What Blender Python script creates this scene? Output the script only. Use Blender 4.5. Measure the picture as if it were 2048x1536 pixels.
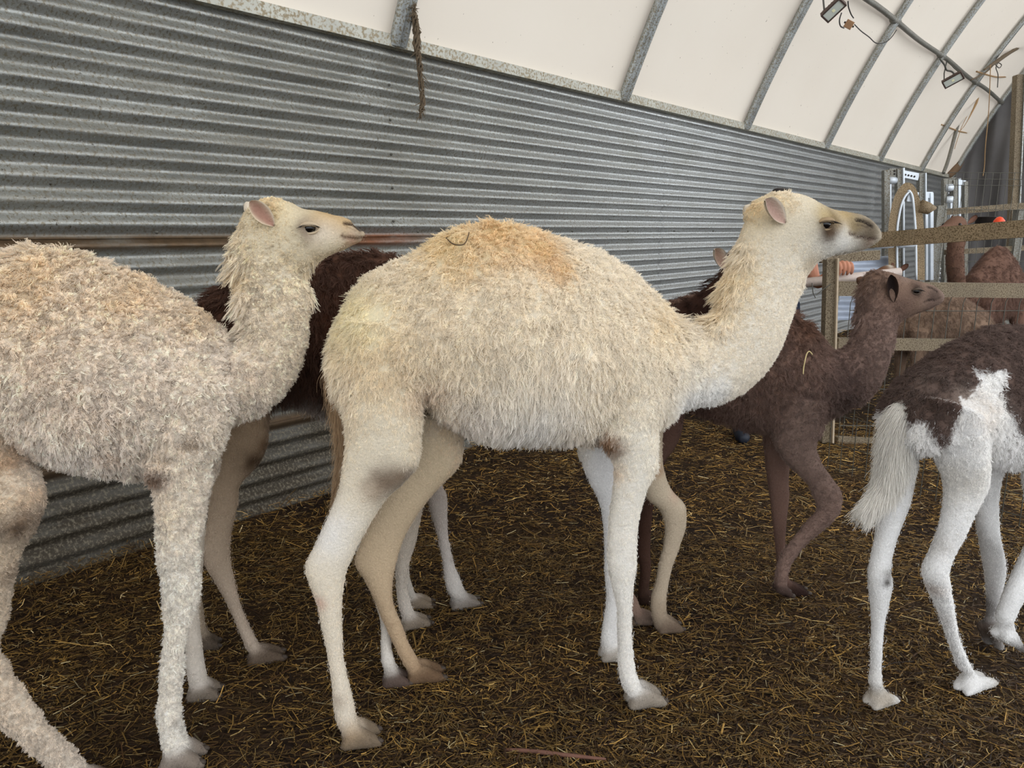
import bpy, math, random
import numpy as np
from mathutils import Vector

random.seed(7)
RNG = np.random.default_rng(11)
SC = bpy.context.scene
COL = SC.collection
for _o in list(bpy.data.objects):
    bpy.data.objects.remove(_o)

# ------------------------------------------------------------------ camera, light, exposure
EYE = 1.45                       # camera height above the bedding
FPX = 1500.0                     # focal length in pixels of the 2048 px wide frame
PITCH = math.atan((768 - 460) / FPX)
cam_d = bpy.data.cameras.new('camera')
cam_d.sensor_width = 36.0
cam_d.lens = 36.0 * FPX / 2048.0
cam_d.clip_start = 0.05
cam_d.clip_end = 200
cam = bpy.data.objects.new('camera', cam_d)
COL.objects.link(cam)
cam.location = (0, 0, EYE)
cam.rotation_euler = (math.pi / 2 - PITCH, 0, 0)
SC.camera = cam

world = bpy.data.worlds.new('sky')
SC.world = world
world.use_nodes = True
_bg = world.node_tree.nodes['Background']
_bg.inputs[0].default_value = (0.92, 0.955, 1.0, 1)
_bg.inputs[1].default_value = 1.0

sun_d = bpy.data.lights.new('sun', 'SUN')
sun_d.energy = 0.5
sun_d.angle = math.radians(4)
sun_d.color = (1.0, 0.93, 0.82)
sun = bpy.data.objects.new('sun', sun_d)
COL.objects.link(sun)
sun.rotation_euler = Vector((0.62, -0.62, -0.80)).to_track_quat('-Z', 'Y').to_euler()

vs = SC.view_settings
vs.view_transform = 'Standard'
try:
    vs.look = 'None'
except Exception:
    pass
vs.exposure = 1.45
vs.gamma = 1.0
vs.use_curve_mapping = False


# ------------------------------------------------------------------ small helpers
def srgb(hexs, k=1.0):
    v = [int(hexs[i:i + 2], 16) / 255 for i in (0, 2, 4)]
    return np.array([k * (x / 12.92 if x <= 0.04045 else ((x + 0.055) / 1.055) ** 2.4) for x in v])


def tag(o, label=None, cat=None, group=None, kind=None):
    if label:
        o['label'] = label
    if cat:
        o['category'] = cat
    if group:
        o['group'] = group
    if kind:
        o['kind'] = kind
    return o


def empty(name, loc):
    o = bpy.data.objects.new(name, None)
    COL.objects.link(o)
    o.location = loc
    o.empty_display_size = 0.1
    return o


def ray(px, py):
    a = (px - 1024) / FPX
    v = (768 - py) / FPX
    return np.array([a, math.cos(PITCH) + v * math.sin(PITCH), -math.sin(PITCH) + v * math.cos(PITCH)])


def at(px, py, Y):
    """the point of the place seen at a pixel of the photograph, Y metres ahead"""
    d = ray(px, py)
    P = d * (Y / d[1])
    P[2] += EYE
    return P


def ground(px, py, z=0.0):
    d = ray(px, py)
    P = d * ((z - EYE) / d[2])
    P[2] += EYE
    return P


def mesh_obj(name, verts, faces, mat, parent=None, smooth=True):
    me = bpy.data.meshes.new(name)
    verts = np.asarray(verts, float)
    if parent is not None:
        verts = verts - np.array(abs_loc(parent))
    me.from_pydata(verts.tolist(), [], [tuple(int(i) for i in f) for f in faces])
    if smooth:
        me.polygons.foreach_set('use_smooth', [True] * len(me.polygons))
    me.update()
    if mat:
        me.materials.append(mat)
    o = bpy.data.objects.new(name, me)
    COL.objects.link(o)
    if parent is not None:
        o.parent = parent
    return o


def abs_loc(o):
    v = Vector((0, 0, 0))
    while o is not None:
        v += o.location
        o = o.parent
    return v


class MB:
    """collects shapes into one mesh"""
    def __init__(s):
        s.v = []
        s.f = []

    def add(s, v, f):
        b = len(s.v)
        s.v += [tuple(x) for x in v]
        s.f += [tuple(i + b for i in q) for q in f]
        return s

    def box(s, c, ax, ay, az):
        """centre and three half vectors, edges slightly bevelled by an inset ring"""
        c, ax, ay, az = (np.array(q, float) for q in (c, ax, ay, az))
        b = min(np.linalg.norm(q) for q in (ax, ay, az)) * 0.18
        def sh(q):
            n = np.linalg.norm(q)
            return q * max(0.0, (n - b) / n)
        v = []
        for k in (-1, 1):
            for (i, j) in ((-1, -1), (1, -1), (1, 1), (-1, 1)):
                v.append(c + k * az + i * sh(ax) + j * sh(ay))
            for (i, j) in ((-1, -1), (1, -1), (1, 1), (-1, 1)):
                v.append(c + k * sh(az) + i * ax + j * ay)
        f = [(3, 2, 1, 0), (8, 9, 10, 11)]
        for i in range(4):
            j = (i + 1) % 4
            f += [(i, j, 4 + j, 4 + i), (4 + i, 4 + j, 12 + j, 12 + i), (12 + i, 12 + j, 8 + j, 8 + i)]
        return s.add(v, f)

    def bar(s, a, b, w, h, up=(0, 0, 1)):
        a, b = np.array(a, float), np.array(b, float)
        d = (b - a) / 2
        n = d / np.linalg.norm(d)
        u = np.array(up, float)
        if abs(n @ u) > 0.95:
            u = np.array([0, 1.0, 0])
        x = np.cross(n, u)
        x /= np.linalg.norm(x)
        y = np.cross(x, n)
        return s.box((a + b) / 2, x * w / 2, y * h / 2, d)

    def tube(s, pts, r, n=8, cap=True):
        pts = np.array(pts, float)
        k = len(pts)
        rr = np.full(k, r, float) if np.isscalar(r) else np.array(r, float)
        T = np.gradient(pts, axis=0)
        T /= np.linalg.norm(T, axis=1)[:, None] + 1e-12
        u = np.array([0, 0, 1.0]) if abs(T[0][2]) < 0.9 else np.array([1.0, 0, 0])
        v = []
        for i in range(k):
            x = np.cross(T[i], u)
            x /= np.linalg.norm(x) + 1e-12
            y = np.cross(x, T[i])
            u = y
            for j in range(n):
                a = 2 * math.pi * j / n
                v.append(pts[i] + rr[i] * (math.cos(a) * x + math.sin(a) * y))
        f = []
        for i in range(k - 1):
            for j in range(n):
                j2 = (j + 1) % n
                f.append((i * n + j, i * n + j2, (i + 1) * n + j2, (i + 1) * n + j))
        if cap:
            f.append(tuple(range(n))[::-1])
            f.append(tuple((k - 1) * n + j for j in range(n)))
        return s.add(v, f)

    def ball(s, c, r, n=12, m=8, sq=(1, 1, 1)):
        c = np.array(c, float)
        v = [c + np.array([0, 0, r * sq[2]])]
        for i in range(1, m):
            p = math.pi * i / m
            for j in range(n):
                a = 2 * math.pi * j / n
                v.append(c + r * np.array([math.sin(p) * math.cos(a) * sq[0], math.sin(p) * math.sin(a) * sq[1], math.cos(p) * sq[2]]))
        v.append(c - np.array([0, 0, r * sq[2]]))
        f = [(0, 1 + j, 1 + (j + 1) % n) for j in range(n)]
        for i in range(m - 2):
            for j in range(n):
                a, b = 1 + i * n + j, 1 + i * n + (j + 1) % n
                f.append((a, a + n, b + n, b))
        e = len(v) - 1
        f += [(e, 1 + (m - 2) * n + (j + 1) % n, 1 + (m - 2) * n + j) for j in range(n)]
        return s.add(v, f)

    def build(s, name, mat, parent=None, smooth=False):
        return mesh_obj(name, s.v, s.f, mat, parent, smooth)


def hash3(i, j, k, seed):
    n = (i * 374761393 + j * 668265263 + k * 2147483647 + seed * 1442695041) & 0xFFFFFFFF
    n = ((n ^ (n >> 13)) * 1274126177) & 0xFFFFFFFF
    n = (n ^ (n >> 16)) & 0xFFFFFFFF
    return n.astype(np.float64) / 4294967295.0


def vnoise(P, scale, seed=0):
    """value noise in -1..1 for an array of points"""
    Q = np.asarray(P, float) * scale + 1000.0
    I = np.floor(Q).astype(np.int64)
    Fr = Q - I
    Fr = Fr * Fr * (3 - 2 * Fr)
    out = np.zeros(len(Q))
    for dx in (0, 1):
        for dy in (0, 1):
            for dz in (0, 1):
                w = (Fr[:, 0] if dx else 1 - Fr[:, 0]) * (Fr[:, 1] if dy else 1 - Fr[:, 1]) * (Fr[:, 2] if dz else 1 - Fr[:, 2])
                out += w * hash3(I[:, 0] + dx, I[:, 1] + dy, I[:, 2] + dz, seed)
    return out * 2 - 1


def fbm(P, scale, seed=0, octs=3):
    r = 0
    a = 1.0
    for i in range(octs):
        r = r + a * vnoise(P, scale * 2 ** i, seed + i * 17)
        a *= 0.5
    return r / 1.75


# ------------------------------------------------------------------ materials
class NT:
    def __init__(s, name):
        s.m = bpy.data.materials.new(name)
        s.m.use_nodes = True
        s.t = s.m.node_tree
        s.b = s.t.nodes['Principled BSDF']
        s.out = s.t.nodes['Material Output']

    def n(s, typ, **kw):
        nd = s.t.nodes.new(typ)
        for k, v in kw.items():
            setattr(nd, k, v)
        return nd

    def l(s, a, b):
        s.t.links.new(a, b)

    def coords(s, scale=(1, 1, 1), kind='Object', rot=(0, 0, 0)):
        tc = s.n('ShaderNodeTexCoord')
        mp = s.n('ShaderNodeMapping')
        mp.inputs['Scale'].default_value = scale
        mp.inputs['Rotation'].default_value = rot
        s.l(tc.outputs[kind], mp.inputs['Vector'])
        return mp.outputs[0]

    def geo(s, scale=(1, 1, 1)):
        g = s.n('ShaderNodeNewGeometry')
        mp = s.n('ShaderNodeMapping')
        mp.inputs['Scale'].default_value = scale
        s.l(g.outputs['Position'], mp.inputs['Vector'])
        return mp.outputs[0]

    def noise(s, vec, scale, detail=4, rough=0.55, dist=0.0):
        nd = s.n('ShaderNodeTexNoise')
        nd.inputs['Scale'].default_value = scale
        nd.inputs['Detail'].default_value = detail
        nd.inputs['Roughness'].default_value = rough
        nd.inputs['Distortion'].default_value = dist
        s.l(vec, nd.inputs['Vector'])
        return nd.outputs['Fac']

    def vor(s, vec, scale, feature='F1', out='Distance'):
        nd = s.n('ShaderNodeTexVoronoi', feature=feature)
        nd.inputs['Scale'].default_value = scale
        s.l(vec, nd.inputs['Vector'])
        return nd.outputs[out]

    def ramp(s, fac, stops):
        nd = s.n('ShaderNodeValToRGB')
        cr = nd.color_ramp
        while len(cr.elements) < len(stops):
            cr.elements.new(0.5)
        for e, (p, c) in zip(cr.elements, stops):
            e.position = p
            e.color = (*[float(x) for x in (c if not np.isscalar(c) else (c, c, c))], 1)
        s.l(fac, nd.inputs[0])
        return nd.outputs[0]

    def mix(s, fac, a, b, mode='MIX'):
        nd = s.n('ShaderNodeMix', data_type='RGBA', blend_type=mode)
        for sock, v in ((nd.inputs[0], fac), (nd.inputs[6], a), (nd.inputs[7], b)):
            if hasattr(v, 'is_output') or hasattr(v, 'links'):
                s.l(v, sock)
            elif np.isscalar(v):
                sock.default_value = v
            else:
                sock.default_value = (*[float(x) for x in v], 1)
        return nd.outputs[2]

    def bump(s, h, strength=0.3, dist=0.01):
        nd = s.n('ShaderNodeBump')
        nd.inputs['Strength'].default_value = strength
        nd.inputs['Distance'].default_value = dist
        s.l(h, nd.inputs['Height'])
        s.l(nd.outputs[0], s.b.inputs['Normal'])

    def set(s, base=None, rough=None, metal=None, spec=None):
        for key, v in (('Base Color', base), ('Roughness', rough), ('Metallic', metal), ('Specular IOR Level', spec)):
            if v is None:
                continue
            sock = s.b.inputs[key]
            if hasattr(v, 'links'):
                s.l(v, sock)
            elif np.isscalar(v):
                sock.default_value = v
            else:
                sock.default_value = (*[float(x) for x in v], 1)
        return s


def plain(name, col, rough=0.6, metal=0.0, var=0.25, scale=30, bump=0.0, spec=0.4):
    t = NT(name)
    vec = t.coords()
    nz = t.noise(vec, scale, 5)
    t.set(t.mix(nz, np.array(col) * (1 - var), np.clip(np.array(col) * (1 + var), 0, 1)), rough, metal, spec)
    if bump:
        t.bump(nz, bump, 0.004)
    return t.m


def m_galv(name, dirt, base, rough=0.42, metal=0.75, speck=90):
    """galvanised steel with spangle, dust and droppings"""
    t = NT(name)
    vec = t.geo()
    n1 = t.noise(vec, 6, 5)
    n2 = t.noise(vec, speck, 3)
    c = t.mix(t.ramp(n1, [(0.35, 0.0), (0.7, 1.0)]), base, np.array(base) * 1.35)
    c = t.mix(t.ramp(n2, [(0.47, 0.0), (0.60, 1.0)]), c, dirt)
    t.set(c, t.ramp(n1, [(0.3, rough - 0.08), (0.8, rough + 0.15)]), metal, 0.4)
    t.bump(n2, 0.15, 0.003)
    return t.m


def m_corrugated():
    t = NT('corrugated_galvanised_steel')
    g = t.n('ShaderNodeNewGeometry')
    sep = t.n('ShaderNodeSeparateXYZ')
    t.l(g.outputs['Position'], sep.inputs[0])
    # position along the wall and height
    dot = t.n('ShaderNodeVectorMath', operation='DOT_PRODUCT')
    dot.inputs[1].default_value = (UX, UY, 0)
    t.l(g.outputs['Position'], dot.inputs[0])
    comb = t.n('ShaderNodeCombineXYZ')
    t.l(dot.outputs['Value'], comb.inputs[0])
    t.l(sep.outputs[2], comb.inputs[2])
    vec = comb.outputs[0]
    st = t.n('ShaderNodeMapping')
    st.inputs['Scale'].default_value = (1.0, 1, 6.0)
    t.l(vec, st.inputs[0])
    st2 = t.n('ShaderNodeMapping')
    st2.inputs['Scale'].default_value = (1.2, 1, 2.0)
    t.l(vec, st2.inputs[0])
    base = t.mix(t.ramp(t.noise(st.outputs[0], 1.6, 6), [(0.3, 0), (0.75, 1)]), srgb('7b7d7a'), srgb('a3a5a1'))
    # dust film: heavier low down and in blotches
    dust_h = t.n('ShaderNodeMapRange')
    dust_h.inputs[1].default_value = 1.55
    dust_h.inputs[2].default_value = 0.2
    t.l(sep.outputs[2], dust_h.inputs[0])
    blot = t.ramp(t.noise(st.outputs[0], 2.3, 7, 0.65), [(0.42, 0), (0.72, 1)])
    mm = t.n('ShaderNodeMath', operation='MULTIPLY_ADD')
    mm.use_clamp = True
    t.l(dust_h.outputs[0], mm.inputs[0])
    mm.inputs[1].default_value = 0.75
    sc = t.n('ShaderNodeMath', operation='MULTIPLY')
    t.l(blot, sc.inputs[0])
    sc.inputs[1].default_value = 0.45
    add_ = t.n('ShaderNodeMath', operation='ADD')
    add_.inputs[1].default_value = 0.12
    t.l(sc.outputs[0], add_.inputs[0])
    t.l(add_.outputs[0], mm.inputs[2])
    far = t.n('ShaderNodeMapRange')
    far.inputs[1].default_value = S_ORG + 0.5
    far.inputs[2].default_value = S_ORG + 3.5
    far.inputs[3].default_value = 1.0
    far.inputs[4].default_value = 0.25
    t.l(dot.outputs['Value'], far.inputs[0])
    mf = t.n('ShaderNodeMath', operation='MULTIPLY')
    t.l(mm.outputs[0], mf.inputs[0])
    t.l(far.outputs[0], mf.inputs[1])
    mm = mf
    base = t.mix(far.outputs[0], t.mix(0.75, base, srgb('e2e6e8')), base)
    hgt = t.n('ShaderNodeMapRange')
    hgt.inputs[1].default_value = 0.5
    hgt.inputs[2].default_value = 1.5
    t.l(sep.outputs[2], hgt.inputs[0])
    c = t.mix(mm.outputs[0], base, t.mix(hgt.outputs[0], srgb('423b30'), srgb('868275')))  # dust colour darkens downward, which also paints in shade low on the wall
    chalk = t.ramp(t.noise(st2.outputs[0], 1.3, 7, 0.7), [(0.52, 0), (0.66, 0.75)])
    ch_ = t.n('ShaderNodeMath', operation='MULTIPLY')
    t.l(chalk, ch_.inputs[0])
    t.l(hgt.outputs[0], ch_.inputs[1])
    c = t.mix(ch_.outputs[0], c, srgb('aaaca8'))
    sp3 = t.ramp(t.noise(vec, 110, 3, 0.6), [(0.60, 0), (0.67, 0.8)])
    c3_ = t.n('ShaderNodeMath', operation='MULTIPLY')
    t.l(sp3, c3_.inputs[0])
    t.l(hgt.outputs[0], c3_.inputs[1])
    c = t.mix(c3_.outputs[0], c, srgb('b2b2aa'))
    # speckle of droppings and splashes
    sp = t.ramp(t.noise(vec, 75, 4, 0.7), [(0.50, 0), (0.60, 0.9)])
    c = t.mix(sp, c, srgb('787060'))
    sp2 = t.ramp(t.noise(vec, 62, 4, 0.7), [(0.60, 0), (0.68, 0.9)])
    f2 = t.n('ShaderNodeMath', operation='MULTIPLY')
    t.l(sp2, f2.inputs[0])
    t.l(far.outputs[0], f2.inputs[1])
    c = t.mix(f2.outputs[0], c, srgb('3a3328'))
    # rust under the sheet laps, orange by the seam at s = 0.42
    osd = t.n('ShaderNodeMath', operation='SUBTRACT')
    osd.inputs[1].default_value = S_ORG + 0.40
    t.l(dot.outputs['Value'], osd.inputs[0])
    oab = t.n('ShaderNodeMath', operation='ABSOLUTE')
    t.l(osd.outputs[0], oab.inputs[0])
    orange = t.n('ShaderNodeMapRange')
    orange.inputs[1].default_value = 0.42
    orange.inputs[2].default_value = 0.10
    t.l(oab.outputs[0], orange.inputs[0])
    for zc, w in ((1.398, 0.036), (0.485, 0.036)):
        d = t.n('ShaderNodeMath', operation='SUBTRACT')
        t.l(sep.outputs[2], d.inputs[0])
        d.inputs[1].default_value = zc
        a = t.n('ShaderNodeMath', operation='ABSOLUTE')
        t.l(d.outputs[0], a.inputs[0])
        mr = t.n('ShaderNodeMapRange')
        mr.inputs[1].default_value = w * 1.25
        mr.inputs[2].default_value = w * 0.6
        t.l(a.outputs[0], mr.inputs[0])
        ns = t.ramp(t.noise(st.outputs[0], 2.0, 5), [(0.30, 0.35), (0.48, 1)])
        fm = t.n('ShaderNodeMath', operation='MULTIPLY')
        t.l(mr.outputs[0], fm.inputs[0])
        t.l(ns, fm.inputs[1])
        # rust only along the near stretch of the wall
        fd = t.n('ShaderNodeMapRange')
        fd.inputs[1].default_value = S_ORG + 1.5
        fd.inputs[2].default_value = S_ORG + 0.4
        t.l(dot.outputs['Value'], fd.inputs[0])
        fm2 = t.n('ShaderNodeMath', operation='MULTIPLY')
        t.l(fm.outputs[0], fm2.inputs[0])
        t.l(fd.outputs[0], fm2.inputs[1])
        c = t.mix(fm2.outputs[0], c, t.mix(orange.outputs[0], t.mix(t.noise(vec, 25, 5), srgb('3c3226'), srgb('6a543c')), t.mix(t.noise(vec, 40, 4), srgb('5e3d2a'), srgb('805238'))))
    t.set(c, t.ramp(mm.outputs[0], [(0.0, 0.27), (0.8, 0.7)]), t.ramp(mm.outputs[0], [(0.0, 0.8), (0.8, 0.2)]), 0.35)
    t.bump(t.noise(vec, 85, 6, 0.75), 0.4, 0.006)
    return t.m


def m_membrane():
    """white roof fabric that lets daylight through"""
    t = NT('white_roof_fabric')
    vec = t.geo()
    n1 = t.noise(vec, 0.9, 4)
    c = t.mix(n1, srgb('cfc5b6'), srgb('d6cfc2'))
    sp = t.ramp(t.noise(vec, 38, 2, 0.4), [(0.76, 0), (0.79, 1)])
    c = t.mix(sp, c, srgb('6b6052'))
    t.set(c, 0.6, 0.0, 0.2)
    tr = t.n('ShaderNodeBsdfTranslucent')
    tr.inputs[0].default_value = (*[float(x) for x in (0.92, 0.83, 0.73)], 1)
    mx = t.n('ShaderNodeMixShader')
    mx.inputs[0].default_value = 0.09
    t.l(t.b.outputs[0], mx.inputs[1])
    t.l(tr.outputs[0], mx.inputs[2])
    t.l(mx.outputs[0], t.out.inputs[0])
    return t.m


def m_attr(name, rough=0.8, bump=0.0, bscale=120, trans=0.0, var=0.12, spec=0.2):
    """colour from the mesh's own colour attribute (coat markings)"""
    t = NT(name)
    a = t.n('ShaderNodeAttribute', attribute_name='col')
    vec = t.coords()
    nz = t.noise(vec, bscale, 4)
    c = t.mix(var, a.outputs[0], t.ramp(nz, [(0.3, 0.35), (0.7, 1.0)]), 'MULTIPLY')
    t.set(c, rough, 0, spec)
    if bump:
        t.bump(nz, bump, 0.01)
    if trans:
        tr = t.n('ShaderNodeBsdfTranslucent')
        t.l(c, tr.inputs[0])
        mx = t.n('ShaderNodeMixShader')
        mx.inputs[0].default_value = trans
        t.l(t.b.outputs[0], mx.inputs[1])
        t.l(tr.outputs[0], mx.inputs[2])
        t.l(mx.outputs[0], t.out.inputs[0])
    return t.m


def m_floor():
    t = NT('bedding_of_dung_and_straw')
    vec = t.geo()
    n1 = t.noise(vec, 1.1, 5)
    n2 = t.noise(vec, 22, 6, 0.7)
    vo = t.vor(vec, 45)
    c = t.mix(t.ramp(n2, [(0.35, 0), (0.65, 1)]), srgb('170f08'), srgb('33251a'))
    c = t.mix(t.ramp(n1, [(0.4, 0), (0.65, 0.7)]), c, srgb('3f2e1a'))
    st1 = t.ramp(t.noise(t.geo((9, 90, 9)), 1.0, 3, 0.6), [(0.60, 0), (0.66, 1)])
    st2 = t.ramp(t.noise(t.geo((90, 9, 9)), 1.0, 3, 0.6), [(0.60, 0), (0.66, 1)])
    c = t.mix(st1, c, srgb('4a3920'))
    c = t.mix(st2, c, srgb('41311c'))
    t.set(c, 0.9, 0, 0.15)
    hh = t.n('ShaderNodeMath', operation='ADD')
    t.l(n2, hh.inputs[0])
    t.l(vo, hh.inputs[1])
    t.bump(hh.outputs[0], 0.8, 0.03)
    return t.m
# ------------------------------------------------------------------ the shed: wall line and roof profile
UX, UY = 0.6526, 0.7577                     # along the corrugated wall
U = np.array([UX, UY, 0.0])
NIN = np.array([UY, -UX, 0.0])              # from the wall into the shed
W0 = np.array([-0.9608, 3.979, 0.0])
S_ORG = float(W0 @ U)
WALL_H = 2.41


def wp(s, off, z):
    return W0 + U * s + NIN * off + np.array([0, 0, z])


def wray(px, py, off=0.0):
    """point on a plane parallel to the wall, off metres inside it -> (s, z)"""
    d = ray(px, py)
    t = (W0 @ NIN + off) / (d @ NIN)
    P = d * t
    return float(P @ U - S_ORG), float(P[2] + EYE)


def wpt(px, py, off):
    s, z = wray(px, py, off)
    return wp(s, off, z)


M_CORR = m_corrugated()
M_MEMB = m_membrane()
M_GALV = m_galv('galvanised_tube', srgb('7f7866'), srgb('989c9b'), 0.42, 0.6)
M_GALVD = m_galv('dusty_galvanised_tube', srgb('645a48'), srgb('7d7d77'), 0.55, 0.5, 140)
M_MUDDY = m_galv('mud_spattered_steel', srgb('50412e'), srgb('7d715d'), 0.75, 0.1, 150)
M_OCHRE = m_galv('ochre_dusted_steel', srgb('5a4a32'), srgb('847258'), 0.8, 0.0, 140)
M_WHITE = plain('white_galvanised', srgb('cfd6dc'), 0.45, 0.3, 0.12)
M_WIRE = plain('dark_wire', srgb('5a5850'), 0.5, 0.6, 0.2)
M_BLACK = plain('black_cable', srgb('2c2724'), 0.6)
M_TARP = plain('dark_grey_tarpaulin', srgb('575453'), 0.75, 0, 0.3, 2.5, 0.1)
M_TAN = plain('tan_twine', srgb('9b7d58'), 0.9, 0, 0.4, 60)
M_ROPE = plain('brown_frayed_rope', srgb('5f513f'), 0.95, 0, 0.5, 90)
M_FLOOR = m_floor()

# ---- wall of corrugated sheets
wall = tag(empty('wall_left', wp(0, 0, 0)), kind='structure')
rows = [(0.0, 0.535, 0.000), (0.50, 1.44, 0.006), (1.415, 2.42, 0.012)]
s_edges = [-6.6, -2.62, 0.40, 3.42, 6.44, 9.46, 12.48, 14.45]
PER, AMP = 0.0895, 0.0165
for ri, (z0, z1, push) in enumerate(rows):
    for ci in range(len(s_edges) - 1):
        s0, s1 = s_edges[ci], s_edges[ci + 1] + 0.03
        nz = int((z1 - z0) / 0.0085) + 1
        ns = int((s1 - s0) / 0.16) + 1
        S = np.linspace(s0, s1, ns)
        Z = np.linspace(z0, z1, nz)
        gs, gz = np.meshgrid(S, Z, indexing='ij')
        P = np.stack([gs.ravel(), gz.ravel(), np.zeros(gs.size)], 1)
        off = AMP * np.sin(2 * np.pi * (P[:, 1] - 0.02) / PER) + push + 0.003 * (ci % 2)
        off = off + 0.006 * vnoise(P * np.array([0.9, 2.2, 1]), 1.0, 5) + 0.0035 * vnoise(P * np.array([3, 7, 1]), 1.0, 6)
        V = W0 + P[:, :1] * U + off[:, None] * NIN + np.stack([np.zeros(len(P)), np.zeros(len(P)), P[:, 1]], 1)
        i = np.arange((ns - 1) * nz).reshape(ns - 1, nz)[:, :-1].ravel()
        F = np.stack([i, i + nz, i + nz + 1, i + 1], 1)
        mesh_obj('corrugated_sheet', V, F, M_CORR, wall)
mb = MB()
mb.bar(wp(-6.6, 0.02, WALL_H + 0.028), wp(14.4, 0.02, WALL_H + 0.028), 0.07, 0.062)
mb.build('top_rail', m_galv('top_rail_steel', srgb('8c8068'), srgb('a3a298'), 0.6, 0.3, 60), wall)
# screws along the lap at the sheet seam and along the upper lap
mb = MB()
for zz in np.arange(1.50, 2.3, PER * 2):
    mb.ball(wp(0.42, 0.034, zz - 0.002), 0.008, 6, 4)
for ss in np.arange(-2.4, 7, 0.75):
    mb.ball(wp(ss, 0.036, 1.44), 0.008, 6, 4)
mb.build('screws', M_WIRE, wall)['kind'] = 'stuff'

# ---- roof profile (offset from the wall, height)
prof = [(0.0, WALL_H + 0.03)]
phi, x, z = math.radians(67.5), 0.0, WALL_H + 0.03
while phi > math.radians(-4):
    R = 11.0 if x < 1.15 else 4.3
    ds = 0.15
    phi -= ds / R
    x += math.cos(phi) * ds
    z += math.sin(phi) * ds
    prof.append((x, z))
prof = np.array(prof)
pt = np.gradient(prof, axis=0)
pt /= np.linalg.norm(pt, axis=1)[:, None]
pn = np.stack([pt[:, 1], -pt[:, 0]], 1)      # towards the inside
HOOPS = [-6.3, -4.05, -1.8, 0.48, 2.72, 4.92, 7.2, 9.45, 11.84, 14.2]

ss = np.concatenate([np.linspace(HOOPS[i], HOOPS[i + 1], 9)[:-1] for i in range(len(HOOPS) - 1)] + [[14.4]])
V, F = [], []
for si, s in enumerate(ss):
    fr = (si % 8) / 8.0
    sag = -0.035 * math.sin(math.pi * fr)
    for k, (o, zz) in enumerate(prof):
        q = prof[k] + pn[k] * sag * min(1, k / 3)
        V.append(wp(s, q[0], q[1]))
n = len(prof)
for i in range(len(ss) - 1):
    for k in range(n - 1):
        F.append((i * n + k, (i + 1) * n + k, (i + 1) * n + k + 1, i * n + k + 1))
ceiling = tag(mesh_obj('ceiling', V, F, M_MEMB), kind='structure')

# one hoop: rolled profile with two rounded flanges, bent along the roof
def hoop(s):
    sec = []
    for a in np.linspace(0, 2 * np.pi, 20, endpoint=False):
        w = 0.056 * math.cos(a)
        d = 0.040 * math.sin(a)
        if d > 0:
            d -= 0.020 * math.exp(-(w / 0.013) ** 2)
        sec.append((w, d))
    V, F = [], []
    m = len(sec)
    for k in range(n):
        c = prof[k] + pn[k] * 0.047
        for (w, d) in sec:
            q = c + pn[k] * d
            V.append(wp(s + w, q[0], q[1]))
    for k in range(n - 1):
        for j in range(m):
            j2 = (j + 1) % m
            F.append((k * m + j, k * m + j2, (k + 1) * m + j2, (k + 1) * m + j))
    return mesh_obj('hoop', V, F, M_GALV, ceiling)


for s in HOOPS[2:]:
    hoop(s)

# ---- far end wall of dark tarpaulin under the last hoop
V = [wp(14.36, 0.0, 0.0)]
NC = 24
V, F = [], []
zt = lambda o: np.interp(o, prof[:, 0], prof[:, 1])
xs = np.concatenate([np.linspace(0, 2.0, 40), np.linspace(2.1, prof[-1][0], 30)])
for o in xs:
    for k in range(NC):
        zz = zt(o) * k / (NC - 1)
        V.append(wp(14.36 + 0.05 * math.sin(o * 9 + zz * 1.5) + 0.03 * math.sin(o * 23 - zz), o, zz))
for i in range(len(xs) - 1):
    for k in range(NC - 1):
        F.append((i * NC + k, (i + 1) * NC + k, (i + 1) * NC + k + 1, i * NC + k + 1))
tag(mesh_obj('wall_far', V, F, M_TARP), kind='structure')
# rolled brown hem of the tarpaulin lying along the foot of the last hoop
mb = MB()
pts = [wpt(x_, y_, 0.06 + 0.03 * i) for i, (x_, y_) in enumerate([(1898, 352), (1912, 335), (1925, 312), (1935, 290), (1950, 268)])]
mb.tube(pts, [0.05, 0.09, 0.08, 0.05, 0.03], 8)
tag(mb.build('tarpaulin_hem', plain('brown_tarp_hem', srgb('6b5540'), 0.9), None, True), 'bundled brown hem of the dark tarpaulin at the foot of the last roof hoop', 'tarpaulin')

# purlin pipe across the hoops, in lengths with sleeves
OFFP, ZP = 0.70, 3.72
mb = MB()
mb.tube([wp(s, OFFP, ZP + 0.012 * math.sin(s * 2.1)) for s in np.linspace(1.0, 14.2, 40)], 0.030, 10)
mb.build('purlin', M_GALVD, ceiling, True)
mb = MB()
for s in (4.92, 7.2, 9.45, 11.84, 14.15):
    c = wp(s, OFFP - 0.005, ZP + 0.012 * math.sin(s * 2.1))
    mb.tube([c - U * 0.12, c - U * 0.1, c + U * 0.1, c + U * 0.12], [0.034, 0.042, 0.042, 0.034], 10)
mb.build('pipe_clamp', M_GALVD, ceiling, True)

# ---- floor
def floor_z(X, Y):
    P = np.stack([np.asarray(X, float), np.asarray(Y, float), np.zeros(len(X))], 1)
    off = (P - W0) @ NIN
    return 0.055 * np.exp(-np.clip(off, 0, 9) / 0.28) + 0.012 * vnoise(P, 2.3, 3) + 0.007 * vnoise(P, 7.0, 4) - 0.006


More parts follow.
